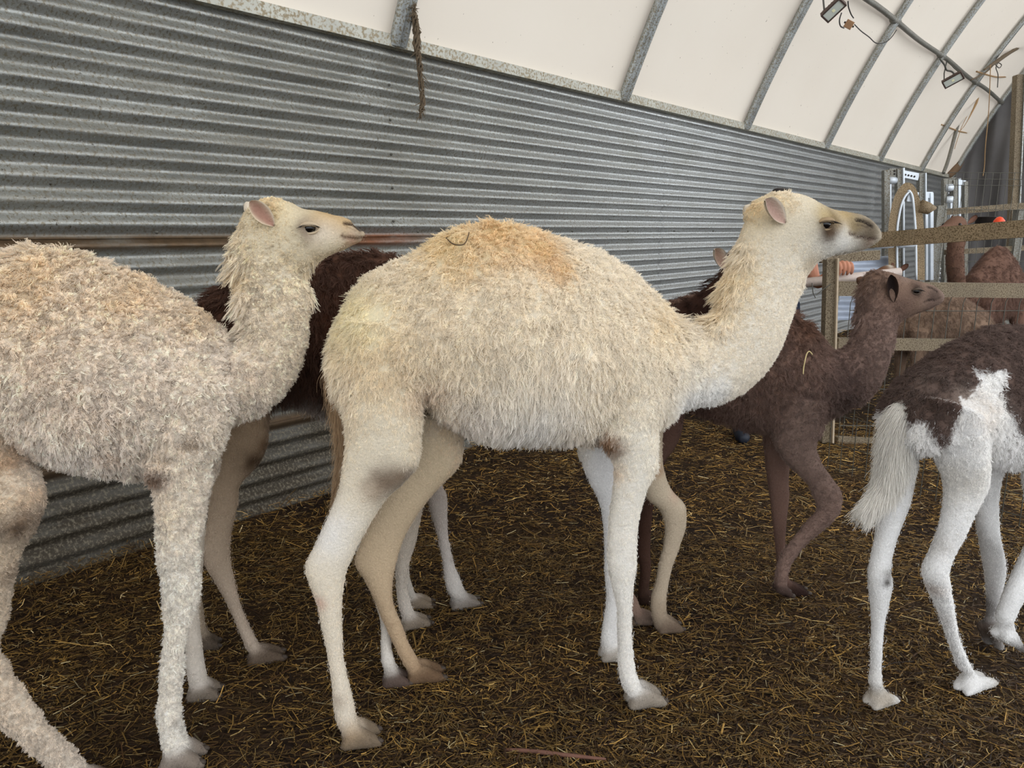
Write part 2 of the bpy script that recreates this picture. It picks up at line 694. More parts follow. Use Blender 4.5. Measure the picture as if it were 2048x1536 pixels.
gx = np.concatenate([np.linspace(-14, -4.6, 16), np.linspace(-4.4, 13.0, 250)])
gy = np.concatenate([np.linspace(-16, -2.2, 16), np.linspace(-2.0, 0.9, 24), np.linspace(0.95, 5.0, 110), np.linspace(5.1, 17.5, 90)])
XX, YY = np.meshgrid(gx, gy, indexing='ij')
zz = floor_z(XX.ravel(), YY.ravel())
V = np.stack([XX.ravel(), YY.ravel(), zz], 1)
ny = len(gy)
i = np.arange((len(gx) - 1) * ny).reshape(-1, ny)[:, :-1].ravel()
F = np.stack([i, i + ny, i + ny + 1, i + 1], 1)
floor = tag(mesh_obj('floor', V, F, M_FLOOR), kind='structure')


# ---- straw litter: every stalk a small folded strip of its own
def straw():
    bands = [(1.15, 2.1, 36000, 0.95), (2.1, 3.4, 60000, 0.95), (3.4, 5.6, 56000, 1.1), (5.6, 10.5, 24000, 1.6)]
    allv, allc = [], []
    pal = np.array([srgb('b08a48'), srgb('8a6830'), srgb('c5a76c'), srgb('6b4f28'), srgb('54391d'), srgb('9c7a3e'), srgb('d8c596'), srgb('46301a')])
    prob = np.array([0.17, 0.20, 0.07, 0.20, 0.15, 0.13, 0.02, 0.06])
    for (y0, y1, cnt, sc) in bands:
        Y = np.sqrt(RNG.uniform(y0 ** 2, y1 ** 2, cnt))
        X = RNG.uniform(-0.80, 0.80, cnt) * (Y + 0.3)
        P = np.stack([X, Y, np.zeros(cnt)], 1)
        off = (P - W0) @ NIN
        patch = fbm(P, 0.9, 21) * 0.9 + fbm(P, 4.0, 22) * 0.6
        keep = (off > 0.02) & (RNG.uniform(-0.9, 0.75, cnt) < patch + 0.25 + 0.25 * (Y > 3) + 0.5 * np.exp(-off / 0.3))
        P, Y, off = P[keep], Y[keep], off[keep]
        m = len(P)
        z = floor_z(P[:, 0], P[:, 1]) + RNG.uniform(0.002, 0.016, m) + 0.05 * np.exp(-off / 0.2) * RNG.uniform(0, 1, m)
        P[:, 2] = z
        a = RNG.uniform(0, np.pi, m)
        L = np.clip(RNG.lognormal(-3.55, 0.65, m), 0.010, 0.20) * sc
        Wd = RNG.uniform(0.0006, 0.0018, m) * sc * (1 + 0.8 * (RNG.uniform(0, 1, m) < 0.08))
        tilt = RNG.normal(0, 0.13, m) + (off < 0.25) * RNG.normal(0, 0.3, m)
        D = np.stack([np.cos(a) * np.cos(tilt), np.sin(a) * np.cos(tilt), np.sin(tilt)], 1)
        Sd = np.stack([-np.sin(a), np.cos(a), np.zeros(m)], 1)
        Up = np.array([0, 0, 1.0])
        h = (L / 2)[:, None] * D
        bend = RNG.normal(0, 0.07, m)[:, None] * L[:, None] * Sd
        w = Wd[:, None] * Sd
        r = Wd[:, None] * 0.9 * Up
        quads = np.stack([P - h + w, P - h + r, P - h - w, P + bend + w, P + bend + r, P + bend - w, P + h + w, P + h + r, P + h - w], 1)
        allv.append(quads)
        ci = RNG.choice(len(pal), m, p=prob)
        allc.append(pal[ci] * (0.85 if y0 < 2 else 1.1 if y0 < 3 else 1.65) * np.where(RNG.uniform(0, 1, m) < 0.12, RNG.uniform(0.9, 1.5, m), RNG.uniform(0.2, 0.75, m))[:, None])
    Q = np.concatenate(allv)
    C = np.concatenate(allc)
    k = len(Q)
    V = Q.reshape(-1, 3)
    V[:, 2] = np.maximum(V[:, 2], floor_z(V[:, 0], V[:, 1]) + 0.0015)
    b = (np.arange(k) * 9)[:, None]
    F = np.concatenate([b + np.array(q) for q in ((0, 1, 4, 3), (1, 2, 5, 4), (3, 4, 7, 6), (4, 5, 8, 7))])
    me = bpy.data.meshes.new('straw_litter')
    me.vertices.add(len(V))
    me.vertices.foreach_set('co', V.ravel())
    me.loops.add(F.size)
    me.loops.foreach_set('vertex_index', F.ravel().astype(np.int32))
    me.polygons.add(len(F))
    me.polygons.foreach_set('loop_start', (np.arange(len(F)) * 4).astype(np.int32))
    me.update(calc_edges=True)
    ca = me.color_attributes.new('col', 'FLOAT_COLOR', 'POINT')
    cc = np.concatenate([np.repeat(C, 9, 0), np.ones((len(V), 1))], 1)
    ca.data.foreach_set('color', cc.ravel())
    me.materials.append(m_attr('straw_stalks', 0.55, 0, 60, 0.2, 0.2, 0.35))
    o = bpy.data.objects.new('straw_litter', me)
    COL.objects.link(o)
    tag(o, 'loose golden and brown straw scattered over the dark dung floor', 'straw', kind='stuff')


straw()
# ------------------------------------------------------------------ camels
def catmull(A, sub):
    A = np.asarray(A, float)
    n = len(A)
    out = []
    for i in range(n - 1):
        p0, p1, p2, p3 = A[max(i - 1, 0)], A[i], A[i + 1], A[min(i + 2, n - 1)]
        for k in range(sub):
            t = k / sub
            out.append(0.5 * (2 * p1 + (p2 - p0) * t + (2 * p0 - 5 * p1 + 4 * p2 - p3) * t * t + (3 * p1 - p0 - 3 * p2 + p3) * t ** 3))
    out.append(A[-1])
    return np.array(out)


def fuse(name, V, F, voxel, smooth):
    """one continuous surface out of overlapping closed shapes"""
    me = bpy.data.meshes.new(name)
    me.from_pydata(np.asarray(V).tolist(), [], F)
    o = bpy.data.objects.new(name, me)
    COL.objects.link(o)
    md = o.modifiers.new('r', 'REMESH')
    md.mode = 'VOXEL'
    md.voxel_size = voxel
    sm = o.modifiers.new('s', 'SMOOTH')
    sm.iterations = smooth
    sm.factor = 0.5
    dg = bpy.context.evaluated_depsgraph_get()
    ev = o.evaluated_get(dg)
    res = bpy.data.meshes.new_from_object(ev)
    bpy.data.objects.remove(o)
    bpy.data.meshes.remove(me)
    res.name = name
    return res


def mesh_arrays(me):
    V = np.zeros(len(me.vertices) * 3)
    me.vertices.foreach_get('co', V)
    N = np.zeros(len(me.vertices) * 3)
    me.vertex_normals.foreach_get('vector', N)
    me.calc_loop_triangles()
    T = np.zeros(len(me.loop_triangles) * 3, np.int32)
    me.loop_triangles.foreach_get('vertices', T)
    return V.reshape(-1, 3), N.reshape(-1, 3), T.reshape(-1, 3)


def set_col(me, C):
    ca = me.color_attributes.get('col') or me.color_attributes.new('col', 'FLOAT_COLOR', 'POINT')
    cc = np.concatenate([np.clip(C, 0, 1), np.ones((len(C), 1))], 1)
    ca.data.foreach_set('color', cc.ravel())


M_HIDE = m_attr('camel_hide', 0.9, 0.35, 160, 0.0, 0.25, 0.1)
M_FUR = m_attr('camel_wool', 0.8, 0, 200, 0.42, 0.0, 0.1)
M_EYE = plain('dark_glossy_eye', srgb('0a0706'), 0.16, 0, 0.1, 10, 0, 0.35)
M_LID = plain('dark_eyelid', srgb('4a3c30'), 0.8)
M_LIDTAN = plain('tan_eyelid', srgb('8a7558'), 0.85, 0, 0.2, 60)
M_LIDCREAM = plain('cream_eyelid', srgb('a8967c'), 0.85, 0, 0.2, 60)
M_NAIL = plain('toenail', srgb('3a3027'), 0.7)


def hair_tone(C):
    """single hairs are paler than the coat they add up to"""
    g = C.mean(1, keepdims=True)
    C = (C * 0.80 + g * 0.20) * 1.32
    return C * np.minimum(1.0, 0.93 / np.maximum(C.max(1, keepdims=True), 1e-6))


def polydist(P, line):
    best = np.full(len(P), 9.0)
    for a, b in zip(line[:-1], line[1:]):
        ab = b - a
        t = np.clip(((P - a) @ ab) / (ab @ ab + 1e-12), 0, 1)
        best = np.minimum(best, np.linalg.norm(P - a - t[:, None] * ab, axis=1))
    return best


def inpoly(P, poly):
    r = np.zeros(len(P), bool)
    j = len(poly) - 1
    for i in range(len(poly)):
        xi, yi = poly[i]
        xj, yj = poly[j]
        c = ((yi > P[:, 1]) != (yj > P[:, 1])) & (P[:, 0] < (xj - xi) * (P[:, 1] - yi) / (yj - yi + 1e-12) + xi)
        r ^= c
        j = i
    return r


class Camel:
    def __init__(s, name, p0, deg, label, voxel=0.008, seed=1, group=None):
        s.p0 = np.array(p0, float)
        a = math.radians(deg)
        s.dr = np.array([math.cos(a), math.sin(a)])
        s.la = np.array([-math.sin(a), math.cos(a)])
        s.V, s.F = [], []
        s.S = []            # sampled stations: l,o,z, r, len, curl, lift, rgb
        s.blobs, s.polys, s.grooves, s.furs = [], [], [], []
        s.voxel, s.seed = voxel, seed
        s.inset = 0.003
        s.root = tag(empty('camel', (s.p0[0], s.p0[1], 0)), label, 'camel', group)

    def L(s, px, py, o=0.0):
        d = ray(px, py)
        t = ((s.p0 @ s.la) + o) / (d[:2] @ s.la)
        P = d * t
        return np.array([(P[:2] - s.p0) @ s.dr, P[2] + EYE])

    def world(s, A):
        """(l, o, z) -> world"""
        A = np.asarray(A, float)
        xy = s.p0 + A[..., :1] * s.dr + A[..., 1:2] * s.la
        return np.concatenate([xy, A[..., 2:3]], -1)

    def local(s, P):
        q = P[:, :2] - s.p0
        return np.stack([q @ s.dr, q @ s.la, P[:, 2]], 1)

    def loft(s, st, o=0.0, n=16, sub=4, taper=0.0, fur=(0.02, 0.3, 0.5), c0='d8cfc0', c1=None, px=True, o1=None, k=1.0, now=False):
        """st: (ax, ay, bx, by, half width) - front/top and back/bottom edge of each cross-section"""
        if px and o1 is not None and not now:
            s.pending = dict(st=st, o=o, n=n, sub=sub, taper=taper, fur=fur, c0=c0, c1=c1, px=px, o1=o1, k=k, now=True)
            return
        rows = []
        m = len(st)
        for i, q in enumerate(st):
            t = i / (m - 1)
            oo = q[5] if len(q) > 5 else (o if o1 is None else o + (o1 - o) * t)
            A = s.L(q[0], q[1], oo) if px else np.array(q[0:2])
            B = s.L(q[2], q[3], oo) if px else np.array(q[2:4])
            if now:
                # a limb is about as deep as it looks wide: undo the slant of the view and leave room for the coat
                m_ = (A + B) / 2
                w_ = s.world(np.array([m_[0], oo, m_[1]]))[:2]
                sv = abs(s.dr[0] * w_[1] - s.dr[1] * w_[0]) / np.linalg.norm(w_)
                e_ = (A - B) / 2
                e_ = np.array([e_[0] * sv, e_[1]])
                ln_ = np.linalg.norm(e_)
                e_ = e_ * max(0.6, (ln_ - s.inset) / ln_)
                A, B = m_ + e_, m_ - e_
            hw = q[4] if len(q) > 4 and q[4] else 0.47 * np.linalg.norm(A - B)
            if now and len(q) > 4 and q[4]:
                hw = max(0.6 * hw, hw - s.inset)
                hw = hw * sv + (1 - sv) * 0.94 * np.linalg.norm(e_)
            rows.append([*A, *B, hw * k, oo])
        R = catmull(rows, sub)
        m = len(R)
        ca, cb = srgb(c0), srgb(c1 or c0)
        base = len(s.V)
        an = 2 * np.pi * np.arange(n) / n
        ends = []
        for i, r in enumerate(R):
            A, B, hw, oo = r[:2], r[2:4], r[4], r[5]
            c, e = (A + B) / 2, (A - B) / 2
            sn, cs = np.sin(an), np.cos(an)
            ww = hw * cs * (1 - taper * np.clip(sn, 0, 1) ** 1.4)
            ww = np.sign(ww) * np.abs(ww)
            ring = np.stack([c[0] + e[0] * sn, oo + ww, c[1] + e[1] * sn], 1)
            s.V += s.world(ring).tolist()
            if i in (0, m - 1):
                ends.append(s.world(np.array([c[0], oo, c[1]])).tolist())
            f = i / (m - 1)
            s.S.append([c[0], oo, c[1], 0.5 * (np.linalg.norm(e) + hw), *fur, *(ca + (cb - ca) * f)])
        for i in range(m - 1):
            for j in range(n):
                j2 = (j + 1) % n
                s.F.append((base + i * n + j, base + i * n + j2, base + (i + 1) * n + j2, base + (i + 1) * n + j))
        b = len(s.V)
        s.V += ends
        for j in range(n):
            j2 = (j + 1) % n
            s.F.append((b, base + j2, base + j))
            s.F.append((b + 1, base + (m - 1) * n + j, base + (m - 1) * n + j2))

    def foot(s, heel, toe, o, h=0.05, w=0.033, z=0.0, col='8a7763', lift=0.0, px=True, free=False):
        """padded foot: a broad sole with two toes, each with a nail, on the ground"""
        if px:
            if not free:
                og = float((ground((heel[0] + toe[0]) / 2, (heel[1] + toe[1]) / 2 + 4)[:2] - s.p0) @ s.la)
                o = min(max(og, o - 0.12), o + 0.12)
            if getattr(s, 'pending', None):
                s.pending['o1'] = o
                s.loft(**s.pending)
                q = s.pending['st'][-1]
                A, B = s.L(q[0], q[1], o), s.L(q[2], q[3], o)
                e = (A - B) / 2
                w_ = s.world(np.array([(A + B)[0] / 2, o, 0.0]))[:2]
                sv = abs(s.dr[0] * w_[1] - s.dr[1] * w_[0]) / np.linalg.norm(w_)
                le_ = max(0.012, abs(e[0]) * sv - s.inset)
                s.last = ((A + B)[0] / 2, (A + B)[1] / 2, le_, le_ * 1.05, s.pending['c1'] or s.pending['c0'])
                s.pending = None
            (hl, hz), (tl, tz) = s.L(heel[0], heel[1], o), s.L(toe[0], toe[1], o)
        else:
            hl, tl = heel[0], toe[0]
        ln = tl - hl
        v_ = [int(col[i:i + 2], 16) for i in (0, 2, 4)]
        col = '%02x%02x%02x' % tuple(int(x * 0.80) for x in v_)
        if px and getattr(s, 'last', None) is not None:
            lc, lz_, le, lw, lcol = s.last
            zb = max(0.0, hz) if free else z
            s.loft([(lc + le, lz_, lc - le, lz_ + .004, lw, o), (lc * .5 + (hl + ln * .36) * .5 + le * 1.0, (lz_ + zb + h) / 2, lc * .5 + (hl + ln * .36) * .5 - le * 1.0, (lz_ + zb + h) / 2 - .004, lw * 1.05, o),
                    (hl + ln * .60, zb + h * .85, hl + ln * .06, zb + h * .75, lw * 1.1, o), (hl + ln * .62, zb + h * .3, hl + ln * .04, zb + h * .25, lw * 1.15, o)], n=12, sub=3, fur=(0.006, 0.1, 0.3), c0=lcol, c1=col, px=False)
            s.last = None
        for sd in (-1, 1):
            rows = []
            for t, hh, ww in ((0.0, 0.35, 0.6), (0.15, 0.85, 0.95), (0.4, 1.25, 1.0), (0.65, 0.95, 1.0), (0.85, 0.62, 0.8), (1.0, 0.28, 0.4)):
                l = hl + ln * t
                zz = max(0.0, hz + (tz - hz) * t) if free else z + lift * (1 - t)
                oo = o + sd * w * (0.62 + 0.18 * t)
                rows.append((l, zz + h * hh, l, zz - 0.002, w * 0.68 * ww, oo))
            s.loft(rows, n=10, sub=2, fur=(0.005, 0.0, 0.3), c0=col, px=False)
            nl = s.world(np.array([hl + ln * 0.97, o + sd * w * 0.8, (max(0.0, tz) if free else z) + h * 0.28]))
            m = MB()
            d3 = np.array([s.dr[0], s.dr[1], -0.35])
            m.tube([nl - d3 * 0.012, nl + d3 * 0.001, nl + d3 * 0.007], [0.009, 0.0075, 0.003], 8)
            s.nails = getattr(s, 'nails', [])
            s.nails.append(m)

    def blob(s, px, py, r, col, k=1.0, o=-0.12, asp=1.0):
        if o > -0.06:
            r, k = r * 1.2, min(1.0, k * 1.3)
        c = s.L(px, py, o)
        sc = np.linalg.norm(s.L(px + r, py, o) - c)
        s.blobs.append((c, sc, srgb(col), k, asp, o))

    def fur_at(s, px, py, r, ln, curl, lift, o=0.0):
        c = s.L(px, py, o)
        s.furs.append((c, np.linalg.norm(s.L(px, py + r, o) - c), ln, curl, lift))

    def groove(s, pts, r, depth, col, k=1.0, o=-0.05):
        s.grooves.append((np.array([s.L(x, y, o) for x, y in pts]), r, depth, srgb(col), k))

    def poly(s, pts, col, o=-0.12, jit=0.012):
        s.polys.append((np.array(pts, float), srgb(col), jit))

    def finish(s, strands=100000, smooth=3, lump=1.0, fillp=0.4, tone=0.12, thick=1.2, cull=True):
        s.fillp, s.tone = fillp, tone
        me = fuse('body', s.V, s.F, s.voxel, smooth)
        V, N, T = mesh_arrays(me)
        Q = s.local(V)
        S = np.array(s.S)
        A = np.zeros((len(V), 6))
        for i in range(0, len(V), 8000):
            q = Q[i:i + 8000]
            d = np.linalg.norm(q[:, None, :] - S[None, :, :3], axis=2) / S[None, :, 3]
            w = 1.0 / (d + 0.05) ** 7
            w /= w.sum(1, keepdims=True)
            A[i:i + 8000] = w @ S[:, 4:10]
        lz = Q[:, [0, 2]]
        jn = np.stack([fbm(Q, 22, s.seed), fbm(Q, 22, s.seed + 5)], 1)
        ln, curl, lift, C = A[:, 0].copy(), A[:, 1].copy(), A[:, 2].copy(), A[:, 3:6].copy()
        for (c, r, l2, c2, f2) in s.furs:
            w = np.exp(-(np.linalg.norm(lz - c, axis=1) / r) ** 2)
            ln = ln * (1 - w) + l2 * w
            curl = curl * (1 - w) + c2 * w
            lift = lift * (1 - w) + f2 * w
        # slow variation of the coat
        v = 1 + 0.10 * fbm(Q, 5, s.seed + 9)
        C = C * v[:, None]
        for (pl_, col, jit) in s.polys:
            PW = V + (jn[:, :1] * U + jn[:, 1:2] * np.array([0, 0, 1.0])) * jit
            dep = PW[:, 1] * math.cos(PITCH) - (PW[:, 2] - EYE) * math.sin(PITCH)
            up = PW[:, 1] * math.sin(PITCH) + (PW[:, 2] - EYE) * math.cos(PITCH)
            ins = inpoly(np.stack([1024 + FPX * PW[:, 0] / dep, 768 - FPX * up / dep], 1), pl_)
            vw = np.array([0, 0, EYE]) - V
            ins = np.where((N * vw).sum(1) > -0.1, ins, Q[:, 2] < 0.82)
            C[ins] = col * (1 + 0.12 * jn[ins, :1])
        for (c, r, col, k, asp, o) in s.blobs:
            dd = (lz + jn * r * 0.35 - c) * np.array([1, 1 / asp])
            w = k * np.exp(-(np.linalg.norm(dd, axis=1) / r) ** 2 * 1.2) * ((Q[:, 1] < 0.03) if o < 0 else 1.0)
            C = C * (1 - w[:, None]) + col * w[:, None]
        # lumps of the fleece
        amp = np.clip(ln, 0, 0.04) * 0.20 * lump
        nn = vnoise(Q * np.array([1, 1, 0.7]), 42, s.seed + 2) + 0.6 * vnoise(Q * np.array([1, 1, 0.8]), 80, s.seed + 3)
        amp2 = amp * (0.35 + curl)
        V2 = V + N * (amp2 * nn)[:, None]
        for (line, r, depth, col, k) in s.grooves:
            d = polydist(lz, line)
            w = np.clip(1 - d / r, 0, 1)
            V2 -= N * (depth * w)[:, None]
            ww = np.clip(w * 1.6, 0, 1)[:, None] * k
            C = C * (1 - ww) + col * ww
        loc = np.array([s.p0[0], s.p0[1], 0.0])
        me.vertices.foreach_set('co', (V2 - loc).ravel())
        set_col(me, C * 0.82)  # hide painted darker than the hairs, so gaps in the coat look shaded
        me.materials.clear()
        me.materials.append(M_HIDE)
        me.polygons.foreach_set('use_smooth', [True] * len(me.polygons))
        me.update()
        o = bpy.data.objects.new('body', me)
        COL.objects.link(o)
        o.parent = s.root
        s.body = o
        for m in getattr(s, 'nails', []):
            m.build('toenail', M_NAIL, s.root, True)
        if strands:
            s.fur(V2, N, T, ln, curl, lift, hair_tone(C), strands, thick, cull)
        return s

    def fur(s, V, N, T, ln, curl, lift, C, budget, thick, cull):
        rng = np.random.default_rng(s.seed + 100)
        a, b, c = V[T[:, 0]], V[T[:, 1]], V[T[:, 2]]
        area = 0.5 * np.linalg.norm(np.cross(b - a, c - a), axis=1)
        fl = ln[T].mean(1)
        cen = (a + b + c) / 3
        fn = N[T].mean(1)
        wgt = area / np.clip(fl, 0.008, 0.05) ** 0.9
        if cull:
            view = np.array([0, 0, EYE]) - cen
            view /= np.linalg.norm(view, axis=1)[:, None]
            dep = cen[:, 1] * math.cos(PITCH) - (cen[:, 2] - EYE) * math.sin(PITCH)
            pxx = 1024 + FPX * cen[:, 0] / np.maximum(dep, 0.1)
            wgt = wgt * ((fn * view).sum(1) > -0.45) * (pxx > -260) * (pxx < 2308)
        wgt = wgt * (cen[:, 2] > 0.015)
        per = 7
        nc = budget // per
        ti = rng.choice(len(T), nc, p=wgt / wgt.sum())
        r1, r2 = rng.uniform(0, 1, nc), rng.uniform(0, 1, nc)
        fl_ = r1 + r2 > 1
        r1[fl_], r2[fl_] = 1 - r1[fl_], 1 - r2[fl_]
        w0, w1, w2 = (1 - r1 - r2)[:, None], r1[:, None], r2[:, None]
        P = V[T[ti, 0]] * w0 + V[T[ti, 1]] * w1 + V[T[ti, 2]] * w2
        Nn = fn[ti] / (np.linalg.norm(fn[ti], axis=1)[:, None] + 1e-9)
        L = fl[ti] * rng.uniform(0.7, 1.25, nc)
        cu = curl[T[ti]].mean(1)
        lf = lift[T[ti]].mean(1)
        cc = C[T[ti]].mean(1)
        # lie of the coat: down and a little back, swirling in patches
        dn = np.array([-0.25 * s.dr[0], -0.25 * s.dr[1], -1.0])
        sw = np.stack([vnoise(P, 7, 51), vnoise(P, 7, 52), vnoise(P, 7, 53)], 1) * 0.55
        D = dn + sw
        D = D - Nn * (D * Nn).sum(1)[:, None]
        D /= np.linalg.norm(D, axis=1)[:, None] + 1e-9
        T1 = D
        T2 = np.cross(Nn, T1)
        sp = np.sqrt(np.sum(area * (wgt > 0)) / nc)
        sp = np.clip(sp, 0.003, 0.010)
        # strands of each clump
        rep = lambda x: np.repeat(x, per, 0)
        P, Nn, T1, T2, L, cu, lf, cc = map(rep, (P, Nn, T1, T2, L, cu, lf, cc))
        fill = rng.uniform(0, 1, nc * per) < s.fillp
        phase = rep(rng.uniform(0, 2 * np.pi, nc)) + rng.normal(0, 0.28, nc * per) + fill * rng.normal(0, 1.2, nc * per)
        turns = rep(rng.uniform(0.8, 1.5, nc))
        ns = nc * per
        L = L * rng.uniform(0.75, 1.15, ns)
        ra = rep(rng.normal(0, 1.0, nc)) * np.clip(cu * 1.3 - 0.25, 0.1, 1.0)
        T1, T2 = T1 * np.cos(ra)[:, None] + T2 * np.sin(ra)[:, None], T2 * np.cos(ra)[:, None] - T1 * np.sin(ra)[:, None]
        jx, jy = rng.normal(0, sp * 0.36, ns), rng.normal(0, sp * 0.5, ns)
        jx = np.where(fill, rng.normal(0, sp * 1.3, ns), jx)
        jy = np.where(fill, rng.normal(0, sp * 1.3, ns), jy)
        L = np.where(fill, L * rng.uniform(0.55, 0.95, ns), L)
        cvg = np.where(fill, 0.12, 0.62)
        d = Nn * lf[:, None] + T1 * (1 - 0.6 * lf)[:, None] + T2 * rng.normal(0, 0.08, ns)[:, None] + T2 * rep(rng.normal(0, 0.35, nc))[:, None] + Nn * rep(rng.normal(0, 0.18, nc))[:, None]
        d /= np.linalg.norm(d, axis=1)[:, None]
        tone = rep(rng.uniform(1 - s.tone, 1 + 0.6 * s.tone, nc)) * rng.uniform(0.9, 1.06, ns)
        col = np.clip(cc * tone[:, None], 0, 1)
        long_ = L > 0.018
        groups = [(long_, 9), (~long_ & (cu > 0.45), 7), (~long_ & (cu <= 0.45), 4)]
        cu_data = bpy.data.hair_curves.new('coat')
        sizes, pos, rad, cols = [], [], [], []
        loc = np.array([s.p0[0], s.p0[1], 0.0])
        for (mk, k) in groups:
            if not mk.any():
                continue
            t = np.linspace(0, 1, k)[None, :, None]
            l = L[mk][:, None, None]
            root = P[mk] - Nn[mk] * 0.002
            jit = T1[mk] * jx[mk][:, None] + T2[mk] * jy[mk][:, None]
            pts = root[:, None, :] + jit[:, None, :] * (1 - cvg[mk][:, None, None] * t * np.clip(cu[mk][:, None, None] * 2, 0.3, 1))
            pts = pts + d[mk][:, None, :] * l * t
            pts = pts + np.array([0, 0, -1.0]) * l * 0.22 * t ** 2
            ang = phase[mk][:, None, None] + turns[mk][:, None, None] * 2 * np.pi * t
            amp = np.minimum(cu[mk] * 0.0062, 0.32 * L[mk])[:, None, None] * np.clip(t * 2.2, 0, 1)
            pts = pts + amp * (np.cos(ang) * T1[mk][:, None, :] + np.sin(ang) * (0.75 * Nn[mk] + 0.35 * T2[mk])[:, None, :])
            r = 0.00075 * thick * (1 - 0.72 * t[:, :, 0]) * np.clip(L[mk] / 0.016, 0.6, 1.0)[:, None]
            pos.append((pts - loc).reshape(-1, 3))
            rad.append(r.ravel())
            sizes.append(np.full(pts.shape[0], k))
            cols.append(col[mk])
        pos, rad, cols = np.concatenate(pos), np.concatenate(rad), np.concatenate(cols)
        sizes = np.concatenate(sizes)
        cu_data.add_curves([int(x) for x in sizes])
        cu_data.attributes['position'].data.foreach_set('vector', pos.astype(np.float32).ravel())
        at_ = cu_data.attributes.get('radius') or cu_data.attributes.new('radius', 'FLOAT', 'POINT')
        at_.data.foreach_set('value', rad.astype(np.float32))
        ac = cu_data.attributes.new('col', 'FLOAT_COLOR', 'CURVE')
        ac.data.foreach_set('color', np.concatenate([cols, np.ones((len(cols), 1))], 1).astype(np.float32).ravel())
        cu_data.materials.append(M_FUR)
        o = bpy.data.objects.new('coat', cu_data)
        COL.objects.link(o)
        o.parent = s.root
        o['kind'] = 'stuff'
        return o

    # --- head pieces
    def ear(s, base, tip, wide, ob, ot, col='cfc2ae', inner='a98d80', face=None):
        """cupped rounded ear; base and tip in pixels, at lateral ob / ot"""
        b2, t2 = s.L(*base, ob), s.L(*tip, ot)
        B = s.world(np.array([b2[0], ob, b2[1]]))
        Tp = s.world(np.array([t2[0], ot, t2[1]]))
        sd = -1 if ob < 0 else 1
        fc = np.array([*(s.la * sd), 0.0]) + 0.35 * np.array([*s.dr, 0]) if face is None else np.array(face, float)
        return s.ear_at(B, Tp, wide, fc, srgb(col), srgb(inner))

    def ear_at(s, B, Tp, wide, fc, co, ci):
        ax = Tp - B
        ln = np.linalg.norm(ax)
        ax /= ln
        fc = fc - ax * (fc @ ax)
        fc /= np.linalg.norm(fc)
        wx = np.cross(ax, fc)
        nu, nv = 12, 11
        V, F = [], []
        for sh in (0, 1):
            for i in range(nu):
                u = i / (nu - 1)
                half = wide * 0.5 * max(0.03, (1 - abs((u - 0.52) / 0.49) ** 2.3)) ** 0.55 * (0.72 + 0.28 * min(1, u * 2))
                for j in range(nv):
                    v = j / (nv - 1) * 2 - 1
                    cup = 0.75 * half * (v * v) - 0.45 * half + 0.10 * ln * (u - 0.5) ** 2
                    th = (0.005 if sh else 0.0) * (1 - abs(v) ** 4 * 0.7)
                    V.append(B + ax * ln * u + wx * half * v * (1 - 0.12 * abs(v)) + fc * (cup - th))
        for sh in (0, 1):
            o = sh * nu * nv
            for i in range(nu - 1):
                for j in range(nv - 1):
                    q = (o + i * nv + j, o + i * nv + j + 1, o + (i + 1) * nv + j + 1, o + (i + 1) * nv + j)
                    F.append(q if sh else q[::-1])
        for i in range(nu - 1):
            for j in (0, nv - 1):
                a, b = i * nv + j, (i + 1) * nv + j
                F.append((a, b, b + nu * nv, a + nu * nv))
        for j in range(nv - 1):
            for i in (0, nu - 1):
                a, b = i * nv + j, i * nv + j + 1
                F.append((a, b, b + nu * nv, a + nu * nv))
        e = mesh_obj('ear', np.array(V), F, M_HIDE, s.root)
        C = []
        for sh in (0, 1):
            for i in range(nu):
                for j in range(nv):
                    v = abs(j / (nv - 1) * 2 - 1)
                    w = max(0, 1 - v ** 3 - max(0, i / (nu - 1) - 0.75))
                    C.append(co if sh else ci * w + co * (1 - w))
        set_col(e.data, np.array(C))
        return e

    def brow(s, px, py, o, r, col):
        """bony ridge above the eye, part of the body surface"""
        for sd in (-1, 1):
            c = s.L(px, py, -abs(o))
            s.loft([(c[0] - r * 1.9, c[1] + r * .25, c[0] - r * 1.9, c[1] - r * .25, r * .2, sd * o), (c[0] - r * .8, c[1] + r * .75, c[0] - r * .8, c[1] - r * .45, r * .55, sd * o),
                    (c[0] + r * .5, c[1] + r * .65, c[0] + r * .5, c[1] - r * .5, r * .55, sd * o), (c[0] + r * 1.6, c[1] + r * .1, c[0] + r * 1.6, c[1] - r * .5, r * .2, sd * o)], n=10, sub=3, fur=(.003, .1, .3), c0=col, px=False)

